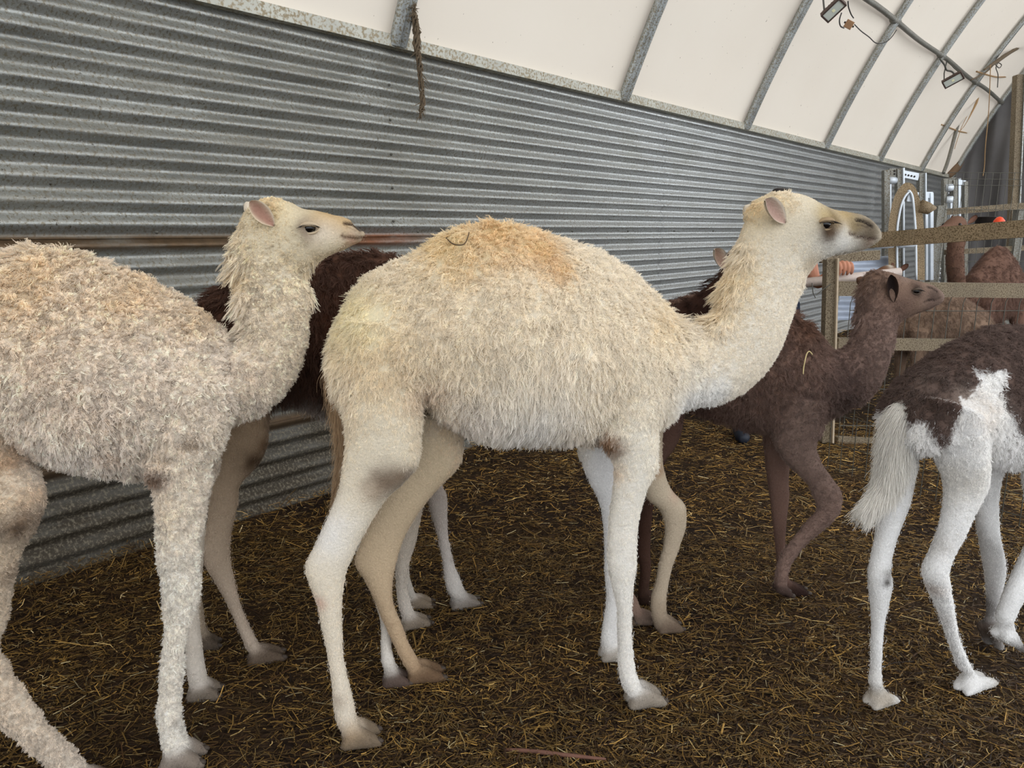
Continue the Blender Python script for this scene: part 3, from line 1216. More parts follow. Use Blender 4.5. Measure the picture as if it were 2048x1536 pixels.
    def eye(s, px, py, o, r=0.014, lid=True, lidcol=None):
        c2 = s.L(px, py, -abs(o))
        sd = -1 if o < 0 else 1
        c = s.world(np.array([c2[0], o, c2[1]]))
        m = MB()
        m.ball(c, r, 16, 10)
        e = m.build('eye', M_EYE, s.root, True)
        if lid:
            out = np.array([*(s.la * sd), 0.0])
            fw = np.array([*s.dr, 0.0])
            for nm, sg, rr, mm in (('upper_eyelid', 1, 1.22, lidcol or M_LID), ('lower_eyelid', -1, 1.15, lidcol or M_LID)):
                m = MB()
                pts = []
                for a in np.linspace(math.radians(5), math.radians(175), 9):
                    pts.append(c + fw * r * 1.45 * math.cos(a) + np.array([0, 0, sg * r * (0.62 if sg > 0 else 0.85) * math.sin(a)]) + out * r * (0.15 + (0.75 if sg > 0 else 0.4) * math.sin(a)))
                m.tube(pts, [r * (0.30 if sg > 0 else 0.16) * (0.4 + math.sin(a)) for a in np.linspace(0.1, 3.04, 9)], 7)
                m.build(nm, mm, s.root, True)
            # long lashes
            m = MB()
            for a in np.linspace(math.radians(15), math.radians(165), 16):
                b = c + fw * r * 1.3 * math.cos(a) + np.array([0, 0, r * 0.5 * math.sin(a)]) + out * r * 0.85
                t = b + out * r * 1.0 + fw * r * 0.7 * math.cos(a) + np.array([0, 0, -r * 0.25])
                m.tube([b, (b + t) / 2 + np.array([0, 0, r * 0.1]), t], [0.0009, 0.0007, 0.0002], 4)
            m.build('eyelash', M_BLACK, s.root)['kind'] = 'stuff'
        return e

    def tail(s, pts, radii, col, ln=0.05, strands=6000, tuft=0.5):
        """pts: (px, py, o)"""
        P = []
        for (px, py, o) in pts:
            q = s.L(px, py, o)
            P.append(s.world(np.array([q[0], o, q[1]])))
        P = catmull(P, 4)
        R = np.interp(np.linspace(0, 1, len(P)), np.linspace(0, 1, len(radii)), radii)
        m = MB()
        m.tube(P, R, 10)
        t = m.build('tail', M_HIDE, s.root, True)
        set_col(t.data, np.tile(srgb(col), (len(t.data.vertices), 1)))
        if strands:
            rng = np.random.default_rng(s.seed + 300)
            u = rng.uniform(0, 1, strands) ** (1 / (1 + tuft))
            idx = u * (len(P) - 1.001)
            i0 = idx.astype(int)
            f = (idx - i0)[:, None]
            c = P[i0] * (1 - f) + P[i0 + 1] * f
            tg = P[i0 + 1] - P[i0]
            tg /= np.linalg.norm(tg, axis=1)[:, None]
            rd = rng.normal(0, 1, (strands, 3))
            rd -= tg * (rd * tg).sum(1)[:, None]
            rd /= np.linalg.norm(rd, axis=1)[:, None]
            r = np.interp(u, np.linspace(0, 1, len(radii)), radii)[:, None]
            L = (ln * rng.uniform(0.5, 1.2, strands))[:, None, None]
            k = 6
            tt = np.linspace(0, 1, k)[None, :, None]
            pts_ = (c + rd * r * 0.9)[:, None, :] + (tg * 0.9 + rd * 0.25 + rng.normal(0, 0.1, (strands, 3)))[:, None, :] * L * tt + np.array([0, 0, -0.25]) * L * tt ** 2
            wv = rng.uniform(0, 6.28, (strands, 1, 1))
            pts_ = pts_ + 0.05 * L * np.sin(wv + tt * 7) * rd[:, None, :]
            cd = bpy.data.hair_curves.new('tail_hair')
            cd.add_curves([k] * strands)
            loc = np.array([s.p0[0], s.p0[1], 0.0])
            cd.attributes['position'].data.foreach_set('vector', (pts_ - loc).astype(np.float32).ravel())
            ar = cd.attributes.get('radius') or cd.attributes.new('radius', 'FLOAT', 'POINT')
            ar.data.foreach_set('value', (0.0008 * (1 - 0.7 * tt[:, :, 0]) * np.ones((strands, 1))).astype(np.float32).ravel())
            ac = cd.attributes.new('col', 'FLOAT_COLOR', 'CURVE')
            cl = srgb(col) * rng.uniform(0.75, 1.1, strands)[:, None]
            ac.data.foreach_set('color', np.concatenate([np.clip(cl, 0, 1), np.ones((strands, 1))], 1).astype(np.float32).ravel())
            cd.materials.append(M_FUR)
            o = bpy.data.objects.new('tail_hair', cd)
            COL.objects.link(o)
            o.parent = t
            o['kind'] = 'stuff'
# ------------------------------------------------------------------ the herd
CREAM, WHITE, TANC, FOOT = 'e3d6bd', 'e4dfd6', 'cdb898', '85705a'
WOOL = (0.024, 0.75, 0.6)
NECKW = (0.008, 0.5, 0.5)
HEADW = (0.0045, 0.2, 0.16)
LEGW = (0.006, 0.08, 0.10)


def add_twig(c, pts, o, r, name, label, col):
    """a stalk lying on the flank: found on the body surface by looking along -lateral"""
    me = c.body.data
    V = np.zeros(len(me.vertices) * 3)
    me.vertices.foreach_get('co', V)
    Q = c.local(V.reshape(-1, 3) + np.array([c.p0[0], c.p0[1], 0]))
    P = []
    for (px, py) in pts:
        q = c.L(px, py, o)
        d = (Q[:, 0] - q[0]) ** 2 + (Q[:, 2] - q[1]) ** 2 + (Q[:, 1] > 0.02) * 9
        k = np.argsort(d)[:6]
        P.append(c.world(np.array([q[0], Q[k, 1].min() - 0.022, q[1]])))
    m = MB()
    m.tube(catmull(np.array(P), 4), r, 6)
    tag(m.build(name, plain(name + '_col', srgb(col), .7), None, True), label, name)


def centre_camel():
    c = Camel('camel', (0.0, 2.16), 12.0, 'cream camel calf standing broadside in the centre, head raised to the right', 0.0075, 3)
    c.loft([(655, 702, 658, 742, .04), (676, 648, 672, 800, .11), (708, 588, 718, 850, .155), (752, 545, 775, 850, .185), (834, 508, 840, 800, .205),
            (908, 463, 890, 838, .22), (1008, 446, 980, 878, .23), (1105, 476, 1080, 882, .23), (1200, 506, 1170, 880, .21), (1262, 546, 1250, 868, .185),
            (1306, 588, 1308, 850, .16), (1338, 624, 1345, 816, .125)], n=28, taper=.35, fur=WOOL, c0=CREAM, c1='e2d8c6')
    c.loft([(1310, 612, 1330, 828, .13), (1362, 644, 1372, 812, .105), (1396, 650, 1430, 806, .088), (1424, 634, 1488, 780, .08), (1442, 600, 1540, 727, .074),
            (1452, 562, 1570, 664, .07), (1465, 522, 1588, 610, .067), (1478, 482, 1602, 565, .068), (1492, 445, 1606, 550, .069), (1512, 418, 1616, 540, .069), (1545, 405, 1632, 525, .066)], n=20, fur=NECKW, c0='dfd6c6', c1='e0d7c6')
    c.loft([(1490, 432, 1602, 556, .068), (1513, 400, 1614, 544, .074), (1553, 385, 1632, 525, .082), (1600, 388, 1655, 515, .08), (1632, 404, 1680, 510, .069),
            (1664, 418, 1700, 506, .056), (1700, 424, 1720, 502, .05), (1728, 432, 1737, 494, .046), (1747, 450, 1748, 487, .036), (1757, 468, 1753, 482, .018)],
           n=20, fur=HEADW, c0='ddd0b6', c1='cdbfa8')
    # near hind leg
    c.loft([(838, 640, 690, 640, .075), (843, 720, 682, 720, .085), (846, 800, 684, 800, .08), (842, 870, 690, 870, .068), (839, 925, 682, 935, .058), (812, 962, 672, 985, .05),
            (776, 996, 654, 1030, .042), (735, 1060, 631, 1082, .036), (712, 1105, 609, 1126, .035), (694, 1150, 612, 1158, .034), (687, 1205, 630, 1205, .031),
            (687, 1262, 642, 1260, .027), (691, 1320, 654, 1320, .025), (704, 1380, 662, 1378, .028), (714, 1424, 667, 1432, .032), (722, 1452, 682, 1465, .032)],
           o=-.10, o1=-.14, fur=(0.007, .12, .14), c0=CREAM, c1='d9cdbb')
    c.foot((682, 1482), (764, 1478), -.14, .055, .034, col='8f7c66')
    # far hind leg
    c.loft([(925, 820, 790, 820, .07), (926, 890, 780, 880, .065), (920, 930, 770, 930, .058), (888, 966, 755, 985, .05), (849, 1012, 740, 1030, .042), (818, 1060, 722, 1078, .036),
            (797, 1118, 706, 1122, .034), (788, 1165, 724, 1156, .032), (790, 1210, 742, 1190, .029), (806, 1250, 757, 1225, .026), (820, 1288, 776, 1268, .025), (838, 1318, 796, 1310, .029), (846, 1335, 808, 1334, .03)],
           o=.09, o1=.13, fur=LEGW, c0='d6c2a2', c1='b89c7c')
    c.foot((812, 1358), (892, 1350), .13, .052, .032, col='85684e')
    # near fore leg
    c.loft([(1345, 700, 1200, 700, .06), (1340, 790, 1195, 790, .07), (1318, 852, 1196, 868, .062), (1321, 890, 1206, 898, .055), (1315, 926, 1222, 925, .05), (1302, 965, 1224, 965, .045),
            (1290, 1000, 1218, 1010, .04), (1278, 1056, 1213, 1056, .035), (1277, 1105, 1211, 1105, .034), (1277, 1130, 1212, 1135, .034), (1270, 1168, 1220, 1170, .03),
            (1266, 1215, 1231, 1215, .026), (1266, 1275, 1233, 1275, .024), (1272, 1335, 1234, 1330, .028), (1282, 1362, 1240, 1368, .033), (1288, 1378, 1250, 1386, .033)],
           o=-.12, o1=-.14, fur=(0.008, .3, .25), c0='e0d8c8', c1='e6e2dc')
    c.foot((1253, 1404), (1328, 1398), -.14, .055, .034, col='b6a896')
    # far fore leg, a little behind
    c.loft([(1260, 830, 1152, 850, .055), (1258, 900, 1153, 905, .05), (1255, 960, 1175, 965, .042), (1254, 1015, 1198, 1015, .036), (1252, 1090, 1206, 1090, .034), (1252, 1140, 1206, 1140, .034),
            (1248, 1200, 1210, 1200, .028), (1240, 1255, 1202, 1255, .027), (1238, 1285, 1200, 1282, .032), (1237, 1300, 1202, 1298, .032)], o=.10, o1=.12, fur=LEGW, c0='e8e6e4', c1='e6e2dc')
    c.foot((1200, 1312), (1262, 1310), .12, .05, .03, col='c8bcac')
    # markings
    for q in [(768, 955, 40, '5c4a3c', .85), (800, 948, 30, '6a5440', .8), (822, 940, 16, '5c4334', .55), (745, 975, 34, '9a8066', .4), (1216, 888, 22, '7c5426', 1), (1212, 872, 14, '94693a', .9), (1226, 940, 22, 'd2b898', .5),
              (640, 1195, 16, 'c79a86', .6), (678, 1385, 18, '94806c', .5), (700, 1440, 26, 'a58c6c', .6), (1150, 890, 30, 'b7a99c', .5), (856, 790, 40, 'cbb39a', .6), (905, 850, 20, 'cbb39a', .5),
              (1090, 500, 45, 'd3b070', .8), (1120, 540, 28, 'd3b27a', .7), (1000, 462, 70, 'd8b87c', .8), (900, 490, 70, 'dcc48e', .75), (1050, 470, 40, 'dcc394', .6), (700, 640, 80, 'e6dcae', .6),
              (760, 720, 90, 'dcc9a6', .5), (1060, 860, 110, 'e6e2dc', .8), (950, 840, 60, 'e0d8d0', .6), (1330, 650, 50, 'd9c8a6', .6), (1400, 810, 60, 'eceae6', .9), (1450, 800, 40, 'eceae6', .9),
              (1470, 560, 60, 'd8c290', .7), (1450, 620, 40, 'd8c190', .7), (1530, 395, 60, 'd8bf8c', .8), (690, 480, 40, 'ddd2b0', .5), (660, 1060, 60, 'e8e6e4', .6)]:
        c.blob(*q)
    # face
    c.brow(1642, 430, .058, .016, 'b59c70')
    for q in [(1690, 485, 40, 'e2dfd8', .7), (1640, 500, 30, 'dcd8ce', .6), (1646, 448, 24, '3a2f26', 1), (1660, 430, 18, '6d5c3e', .7), (1668, 445, 15, '6d5a44', .6), (1640, 425, 18, 'c3ad80', .6), (1645, 464, 16, '4a3a2c', .8), (1655, 467, 8, '5a4434', .5),
              (1700, 428, 26, 'b39a6c', .7), (1728, 450, 22, '6f6048', .75), (1742, 462, 18, '7d6f5c', .7), (1712, 452, 14, '8a7754', .6), (1745, 484, 10, '9b8374', .7), (1625, 522, 18, 'b29b74', .4), (1740, 464, 24, '665a4a', .85)]:
        c.blob(*q, o=-.05)
    c.groove([(1757, 480), (1735, 477), (1714, 473), (1694, 466)], .006, .006, '5c4a40', .8)
    c.groove([(1718, 439), (1733, 441), (1748, 452)], .008, .009, '2c241d', 1)
    c.groove([(1716, 450), (1730, 452), (1744, 458)], .004, .003, '54463a', .6)
    for q in [(1742, 462, 26, .0015, 0, .05), (1722, 470, 18, .002, 0, .05), (1720, 440, 16, .002, 0, .05), (1650, 455, 14, .002, 0, .05)]:
        c.fur_at(*q)
    c.groove([(1672, 513), (1700, 506)], .005, .002, 'a89070', .3)
    # longer hair: hump, rump, mane along the neck, belly
    for q in [(1010, 445, 60, .042, .6, .6), (880, 480, 60, .036, .55, .6), (1130, 500, 60, .036, .55, .6), (1350, 640, 30, .05, .4, .7), (1420, 640, 26, .055, .35, .85), (1448, 575, 26, .055, .35, .8), (1468, 510, 24, .045, .3, .75),
              (1070, 690, 80, .036, .6, .4), (1060, 780, 90, .04, .35, .3), (1050, 860, 90, .032, .12, .22), (690, 640, 40, .026, .4, .6), (665, 740, 40, .026, .2, .5), (1290, 900, 24, .024, .6, .6), (1610, 560, 20, .03, .2, .6), (1560, 390, 25, .02, .6, .6), (1500, 400, 20, .026, .4, .7)]:
        c.fur_at(*q)
    c.finish(330000, 3, 1.0, .35, .16)
    c.ear((1570, 446), (1531, 399), .062, -.074, -.098)
    c.ear((1520, 440), (1489, 412), .055, .06, .09)
    c.eye(1648, 448, -.066, .0195, True, M_LIDTAN)
    c.eye(1648, 448, .066, .0195, True, M_LIDTAN)
    c.tail([(664, 720, 0), (672, 800, -.02), (684, 880, -.03), (683, 950, -.02), (678, 1000, 0)], [.024, .014, .010, .008, .004], 'b59a7a', .06, 2200)
    add_twig(c, [(897, 476), (905, 487), (918, 490), (928, 487), (936, 474), (940, 465)], -.10, .0016, 'twig', 'thin dark twig caught in the wool of the centre calf\'s hump', '4a3a28')
    return c


def left_camel():
    c = Camel('camel', (-0.95, 1.98), 12.0, 'curly fleeced pale camel calf at the left edge, only its front half in the picture', 0.0075, 9)
    c.loft([(-330, 640, -330, 700, .05), (-300, 570, -300, 830, .14), (-230, 532, -220, 870, .19), (-100, 510, -100, 830, .22), (0, 512, -5, 820, .235), (70, 500, 60, 878, .25),
            (137, 508, 130, 926, .255), (232, 540, 215, 940, .25), (298, 564, 290, 943, .225), (362, 600, 360, 920, .2), (412, 640, 410, 885, .17), (448, 672, 446, 850, .125)],
           n=28, taper=.3, fur=(.022, 1.0, .6), c0='e6d8c4', c1='e2d6c8')
    c.loft([(400, 655, 430, 855, .13), (455, 680, 480, 832, .105), (478, 684, 530, 815, .09), (488, 655, 572, 776, .082), (484, 615, 602, 723, .075), (474, 575, 613, 660, .072),
            (467, 530, 617, 590, .07), (464, 495, 612, 556, .071), (474, 460, 612, 546, .072), (490, 432, 616, 540, .072), (520, 415, 630, 525, .068)], n=20, fur=(.012, .9, .55), c0='e0d3c0', c1='e0d3ba')
    c.loft([(474, 452, 610, 546, .072), (492, 422, 614, 545, .077), (515, 405, 628, 533, .081), (550, 396, 645, 521, .083), (583, 405, 662, 512, .076), (606, 417, 680, 504, .064), (630, 420, 695, 497, .054),
            (663, 428, 706, 491, .048), (695, 437, 715, 487, .044), (716, 452, 722, 483, .035), (731, 467, 727, 478, .017)], n=20, fur=HEADW, c0='dccdac', c1='cfbfa4')
    c.loft([(-20, 760, -220, 740, .12), (22, 856, -190, 860, .11), (60, 922, -120, 940, .095), (97, 985, -75, 1010, .075), (78, 1055, -70, 1080, .06), (40, 1119, -66, 1140, .05), (20, 1222, -66, 1230, .042),
            (2, 1290, -70, 1310, .04), (23, 1341, -40, 1412, .036), (51, 1384, 2, 1450, .032), (98, 1451, 50, 1492, .03), (145, 1500, 98, 1535, .033), (175, 1530, 126, 1562, .035)],
           o=-.12, o1=-.17, fur=(.011, .8, .5), c0='cdb898', c1='cfc3b4')
    c.foot((130, 1590), (245, 1585), -.17, .06, .036, col='6e5b4a')
    c.loft([(466, 760, 320, 740, .075), (466, 820, 300, 830, .08), (448, 880, 292, 905, .07), (424, 925, 294, 945, .058), (418, 978, 309, 980, .05), (413, 1020, 309, 1025, .044), (403, 1066, 312, 1076, .04),
            (398, 1119, 317, 1124, .036), (402, 1168, 322, 1172, .036), (392, 1215, 325, 1218, .033), (376, 1263, 327, 1265, .028), (367, 1345, 320, 1345, .026), (364, 1420, 313, 1420, .03), (370, 1462, 318, 1465, .036), (380, 1490, 324, 1500, .036)],
           o=-.13, o1=-.15, fur=(.011, .85, .5), c0='e0d3c0', c1='e2dcd2')
    c.foot((322, 1524), (414, 1520), -.15, .058, .036, col='9c8d7e')
    c.loft([(450, 850, 330, 870, .06), (440, 930, 345, 940, .05), (420, 1010, 350, 1015, .042), (412, 1080, 352, 1080, .036), (408, 1150, 350, 1150, .036), (402, 1210, 356, 1210, .03), (404, 1260, 366, 1265, .027),
            (410, 1310, 368, 1318, .029), (416, 1345, 372, 1355, .033), (420, 1365, 378, 1378, .033)], o=.11, o1=.14, fur=LEGW, c0='cdbda6', c1='d6ccc0')
    c.foot((374, 1398), (446, 1382), .14, .052, .032, col='8d7d6d')
    c.loft([(-150, 880, -290, 860, .09), (-190, 1000, -300, 1000, .06), (-260, 1130, -330, 1130, .04), (-250, 1250, -300, 1250, .03), (-235, 1330, -280, 1330, .03)], o=.12, o1=.15, fur=LEGW, c0='cdb898', c1='cfc3b4')
    c.foot((-280, 1370), (-195, 1370), .15, .05, .032, col='8d7d6d')
    for q in [(318, 945, 24, '8a684a', .9), (330, 940, 16, '6f5138', .6), (398, 870, 16, '94784f', .7), (62, 1035, 40, '5a4028', .9), (78, 1010, 24, '6b4d30', .7), (90, 970, 30, 'c39d68', .6), (30, 900, 40, 'b7946a', .7), (40, 1120, 30, '7a5f44', .5),
              (392, 1240, 14, '8d7862', .5), (230, 900, 26, 'a98e70', .5), (330, 900, 30, 'c9b79e', .5), (120, 700, 90, 'd9c7b0', .4), (200, 820, 80, 'd3c3b0', .4), (150, 920, 90, 'd9d0c6', .7), (60, 560, 110, 'd9c096', .7),
              (260, 590, 80, 'd6bd94', .7), (380, 640, 50, 'cbb389', .6), (330, 780, 60, 'dccfbe', .7), (460, 850, 40, 'd8cdbc', .7), (350, 1150, 60, 'e0dacf', .7), (340, 1010, 40, 'd9c9b0', .5), (500, 740, 50, 'd8cab8', .5), (470, 560, 30, 'd6c39c', .6), (530, 410, 50, 'dcc79c', .7)]:
        c.blob(*q)
    c.brow(613, 442, .06, .014, 'c4b494')
    for q in [(618, 457, 18, '4c4036', .85), (635, 445, 14, '9a876c', .6), (604, 450, 12, '8a7865', .5), (618, 470, 12, '9a856c', .5), (655, 428, 28, 'c3a26c', .7), (690, 445, 24, 'bd9c6c', .7), (715, 462, 18, 'b3a48a', .7), (705, 483, 16, 'c39d84', .7),
              (720, 474, 10, 'a99a86', .6), (650, 470, 30, 'd6c7b4', .6), (660, 500, 20, 'd8cbb0', .5)]:
        c.blob(*q, o=-.05)
    c.groove([(730, 476), (712, 479), (690, 476), (683, 472)], .006, .006, '7c6450', .8)
    c.groove([(690, 445), (707, 447), (723, 459)], .007, .008, '4a3a2c', .95)
    c.groove([(692, 454), (708, 458), (722, 465)], .004, .003, '8a7258', .5)
    for q in [(718, 466, 24, .0015, 0, .05), (700, 476, 18, .002, 0, .05), (700, 448, 14, .002, 0, .05), (620, 462, 12, .002, 0, .05)]:
        c.fur_at(*q)
    c.groove([(650, 520), (672, 508), (688, 494), (694, 488)], .005, .003, 'a98f70', .5)
    for q in [(60, 500, 60, .04, .7, .6), (170, 520, 60, .036, .7, .6), (467, 530, 26, .05, .3, .8), (476, 600, 24, .055, .35, .8), (480, 650, 20, .05, .35, .8), (462, 470, 20, .04, .3, .7), (622, 545, 20, .04, .15, .5), (628, 590, 18, .045, .15, .5),
              (150, 930, 110, .018, .35, .3), (10, 920, 90, .010, .7, .35), (60, 1000, 60, .009, .6, .3), (540, 400, 30, .014, .8, .5)]:
        c.fur_at(*q)
    c.finish(330000, 3, 1.9, .12, .34)
    c.ear((548, 452), (500, 403), .052, -.078, -.096, 'dccdb2', '9c7868')
    c.ear((510, 440), (494, 405), .05, .06, .088)
    c.eye(619, 456, -.066, .0165, True, M_LIDCREAM)
    c.eye(619, 456, .066, .0165, True, M_LIDCREAM)
    return c


def behind_left():
    """dark camel with pale belly and legs between the left calf and the wall"""
    c = Camel('camel', (-0.615, 2.53), 21.0, 'dark brown camel with white belly and pale legs, behind the left calf', 0.009, 21)
    dk = '5c4032'
    c.loft([(395, 612, 400, 680, .05), (420, 588, 430, 790, .11), (480, 552, 500, 822, .14), (560, 532, 570, 795, .15), (640, 515, 640, 818, .155), (720, 505, 720, 842, .155), (800, 512, 800, 850, .15), (870, 546, 870, 840, .135),
            (930, 595, 930, 805, .11), (960, 625, 965, 775, .075)], n=24, taper=.3, fur=(.045, .4, .6), c0=dk, c1=dk)
    c.loft([(930, 605, 940, 785, .1), (990, 622, 1010, 738, .07), (1050, 605, 1080, 690, .058), (1110, 565, 1150, 640, .052)], n=16, fur=(.02, .4, .5), c0=dk)
    c.loft([(1140, 560, 1180, 640, .058), (1190, 573, 1210, 640, .055), (1245, 598, 1250, 645, .038), (1275, 618, 1275, 640, .02)], n=16, fur=HEADW, c0=dk)
    c.loft([(539, 800, 440, 800, .07), (539, 845, 435, 850, .068), (538, 885, 425, 898, .06), (522, 925, 420, 950, .05), (484, 965, 415, 1000, .042), (478, 1010, 412, 1040, .036), (466, 1060, 405, 1090, .034), (463, 1110, 406, 1128, .033),
            (470, 1150, 424, 1160, .029), (480, 1195, 447, 1200, .025), (492, 1229, 466, 1240, .023), (507, 1262, 478, 1270, .026), (520, 1285, 490, 1298, .028)], o=-.09, o1=-.1, fur=LEGW, c0='b59b7c', c1='bfae9c')
    c.foot((492, 1316), (573, 1318), -.1, .048, .03, col='7c6a58')
    c.loft([(470, 850, 400, 860, .06), (432, 980, 390, 990, .036), (398, 1080, 360, 1090, .032), (405, 1180, 375, 1185, .024), (412, 1245, 388, 1250, .026)], o=.09, o1=.11, fur=LEGW, c0='a88f72', c1='a89782')
    c.foot((398, 1292), (442, 1290), .11, .045, .028, col='6f6050')
    c.loft([(905, 800, 800, 800, .07), (880, 900, 798, 900, .055), (852, 1000, 795, 1000, .036), (835, 1080, 790, 1080, .03), (817, 1142, 789, 1148, .026), (821, 1195, 793, 1204, .025), (832, 1224, 803, 1236, .028)], o=-.08, o1=-.1, fur=LEGW, c0='b9a890', c1='d0c6ba')
    c.foot((800, 1250), (864, 1246), -.1, .045, .028, col='a3917e')
    c.loft([(925, 800, 850, 800, .07), (905, 880, 848, 880, .05), (886, 960, 850, 965, .036), (896, 990, 852, 995, .034), (897, 1030, 860, 1030, .032), (898, 1066, 871, 1066, .026), (902, 1090, 876, 1092, .024), (909, 1122, 884, 1130, .023), (920, 1150, 887, 1160, .027), (930, 1176, 893, 1186, .03)], o=.09, o1=.1, fur=LEGW, c0='b3a294', c1='cfc8c0')
    c.foot((900, 1212), (963, 1206), .1, .046, .028, col='a3978a')
    for q in [(505, 912, 30, '4a3624', .95), (525, 880, 20, '6a4c30', .7), (610, 815, 26, 'd9cfc6', .9), (640, 830, 26, 'd9cfc6', .9), (670, 836, 22, 'cfc2b6', .8), (670, 640, 60, '6b4430', .6), (885, 1005, 22, '8d7c70', .6)]:
        c.blob(*q, o=-.06)
    c.finish(130000, 3, 1.0, .3, .3, 1.5)
    return c


def behind_centre():
    """camel hidden behind the centre calf: ear, dark nape and pale legs show"""
    c = Camel('camel', (0.0, 2.53), 9.0, 'dark camel mostly hidden behind the centre calf, one pale ear above its nape', 0.009, 33)
    dk = '3f2a22'
    c.loft([(725, 640, 725, 720, .04), (750, 575, 755, 815, .09), (820, 540, 820, 825, .12), (920, 515, 920, 840, .13), (1020, 505, 1020, 850, .13), (1120, 520, 1120, 850, .13), (1220, 550, 1220, 850, .12), (1300, 590, 1300, 830, .11), (1340, 630, 1345, 805, .085)],
           n=24, taper=.3, fur=(.04, .4, .6), c0=dk)
    c.loft([(1310, 615, 1330, 820, .09), (1352, 608, 1390, 790, .07), (1390, 588, 1450, 745, .063), (1417, 570, 1500, 688, .058), (1436, 552, 1520, 640, .056), (1448, 530, 1530, 608, .056)], n=18, fur=(.05, .35, .8), c0=dk)
    c.loft([(1452, 508, 1535, 600, .06), (1475, 490, 1545, 580, .062), (1505, 495, 1560, 570, .052), (1530, 508, 1570, 560, .04), (1556, 525, 1575, 555, .022)], n=16, fur=HEADW, c0='5a4232')
    c.loft([(1335, 820, 1230, 820, .06), (1328, 880, 1245, 880, .055), (1330, 930, 1265, 940, .045), (1345, 975, 1288, 996, .038), (1373, 1006, 1305, 1012, .034), (1377, 1026, 1317, 1024, .034), (1375, 1054, 1326, 1054, .03), (1363, 1091, 1323, 1093, .026),
            (1349, 1129, 1314, 1129, .024), (1341, 1162, 1307, 1169, .023), (1336, 1197, 1298, 1200, .025), (1337, 1230, 1300, 1230, .026), (1342, 1250, 1305, 1255, .028)], o=-.08, o1=-.09, fur=LEGW, c0='cdbca2', c1='b5a48e')
    c.foot((1312, 1276), (1364, 1282), -.09, .05, .028, col='7c6856', free=True)
    c.loft([(1285, 850, 1220, 850, .05), (1262, 980, 1222, 985, .036), (1252, 1090, 1222, 1090, .03), (1246, 1180, 1222, 1180, .024), (1246, 1220, 1222, 1222, .025)], o=.09, o1=.1, fur=LEGW, c0='8d7a66', c1='a8988a')
    c.foot((1222, 1246), (1272, 1246), .1, .045, .027, col='7c6856')
    c.loft([(800, 820, 720, 820, .06), (790, 930, 712, 940, .045), (768, 1030, 706, 1038, .034), (756, 1105, 712, 1112, .03), (772, 1180, 740, 1185, .025), (784, 1240, 757, 1240, .022), (786, 1290, 759, 1292, .024), (792, 1320, 760, 1328, .028)], o=-.09, o1=-.2, fur=LEGW, c0='b5a48e', c1='d3ccc2')
    c.foot((763, 1362), (826, 1366), -.2, .045, .028, col='6d5a50')
    c.loft([(840, 820, 770, 820, .06), (828, 940, 775, 945, .042), (818, 1040, 788, 1046, .03), (818, 1110, 796, 1115, .024), (823, 1158, 803, 1165, .022), (834, 1190, 813, 1196, .025)], o=.09, o1=.2, fur=LEGW, c0='b5a48e', c1='cfc6ba')
    c.foot((816, 1213), (870, 1206), .2, .042, .027, col='a8957f')
    for q in [(1312, 935, 16, 'a97f58', .6), (1318, 1210, 26, '9a866e', .5), (1320, 1250, 30, '6f5e50', .7), (1345, 985, 14, 'c69f8a', .5)]:
        c.blob(*q, o=-.08)
    c.finish(50000, 3, 1.0, .2, .3)
    c.ear((1452, 538), (1430, 498), .058, -.05, -.07, 'cfc2b0', 'b39684')
    return c


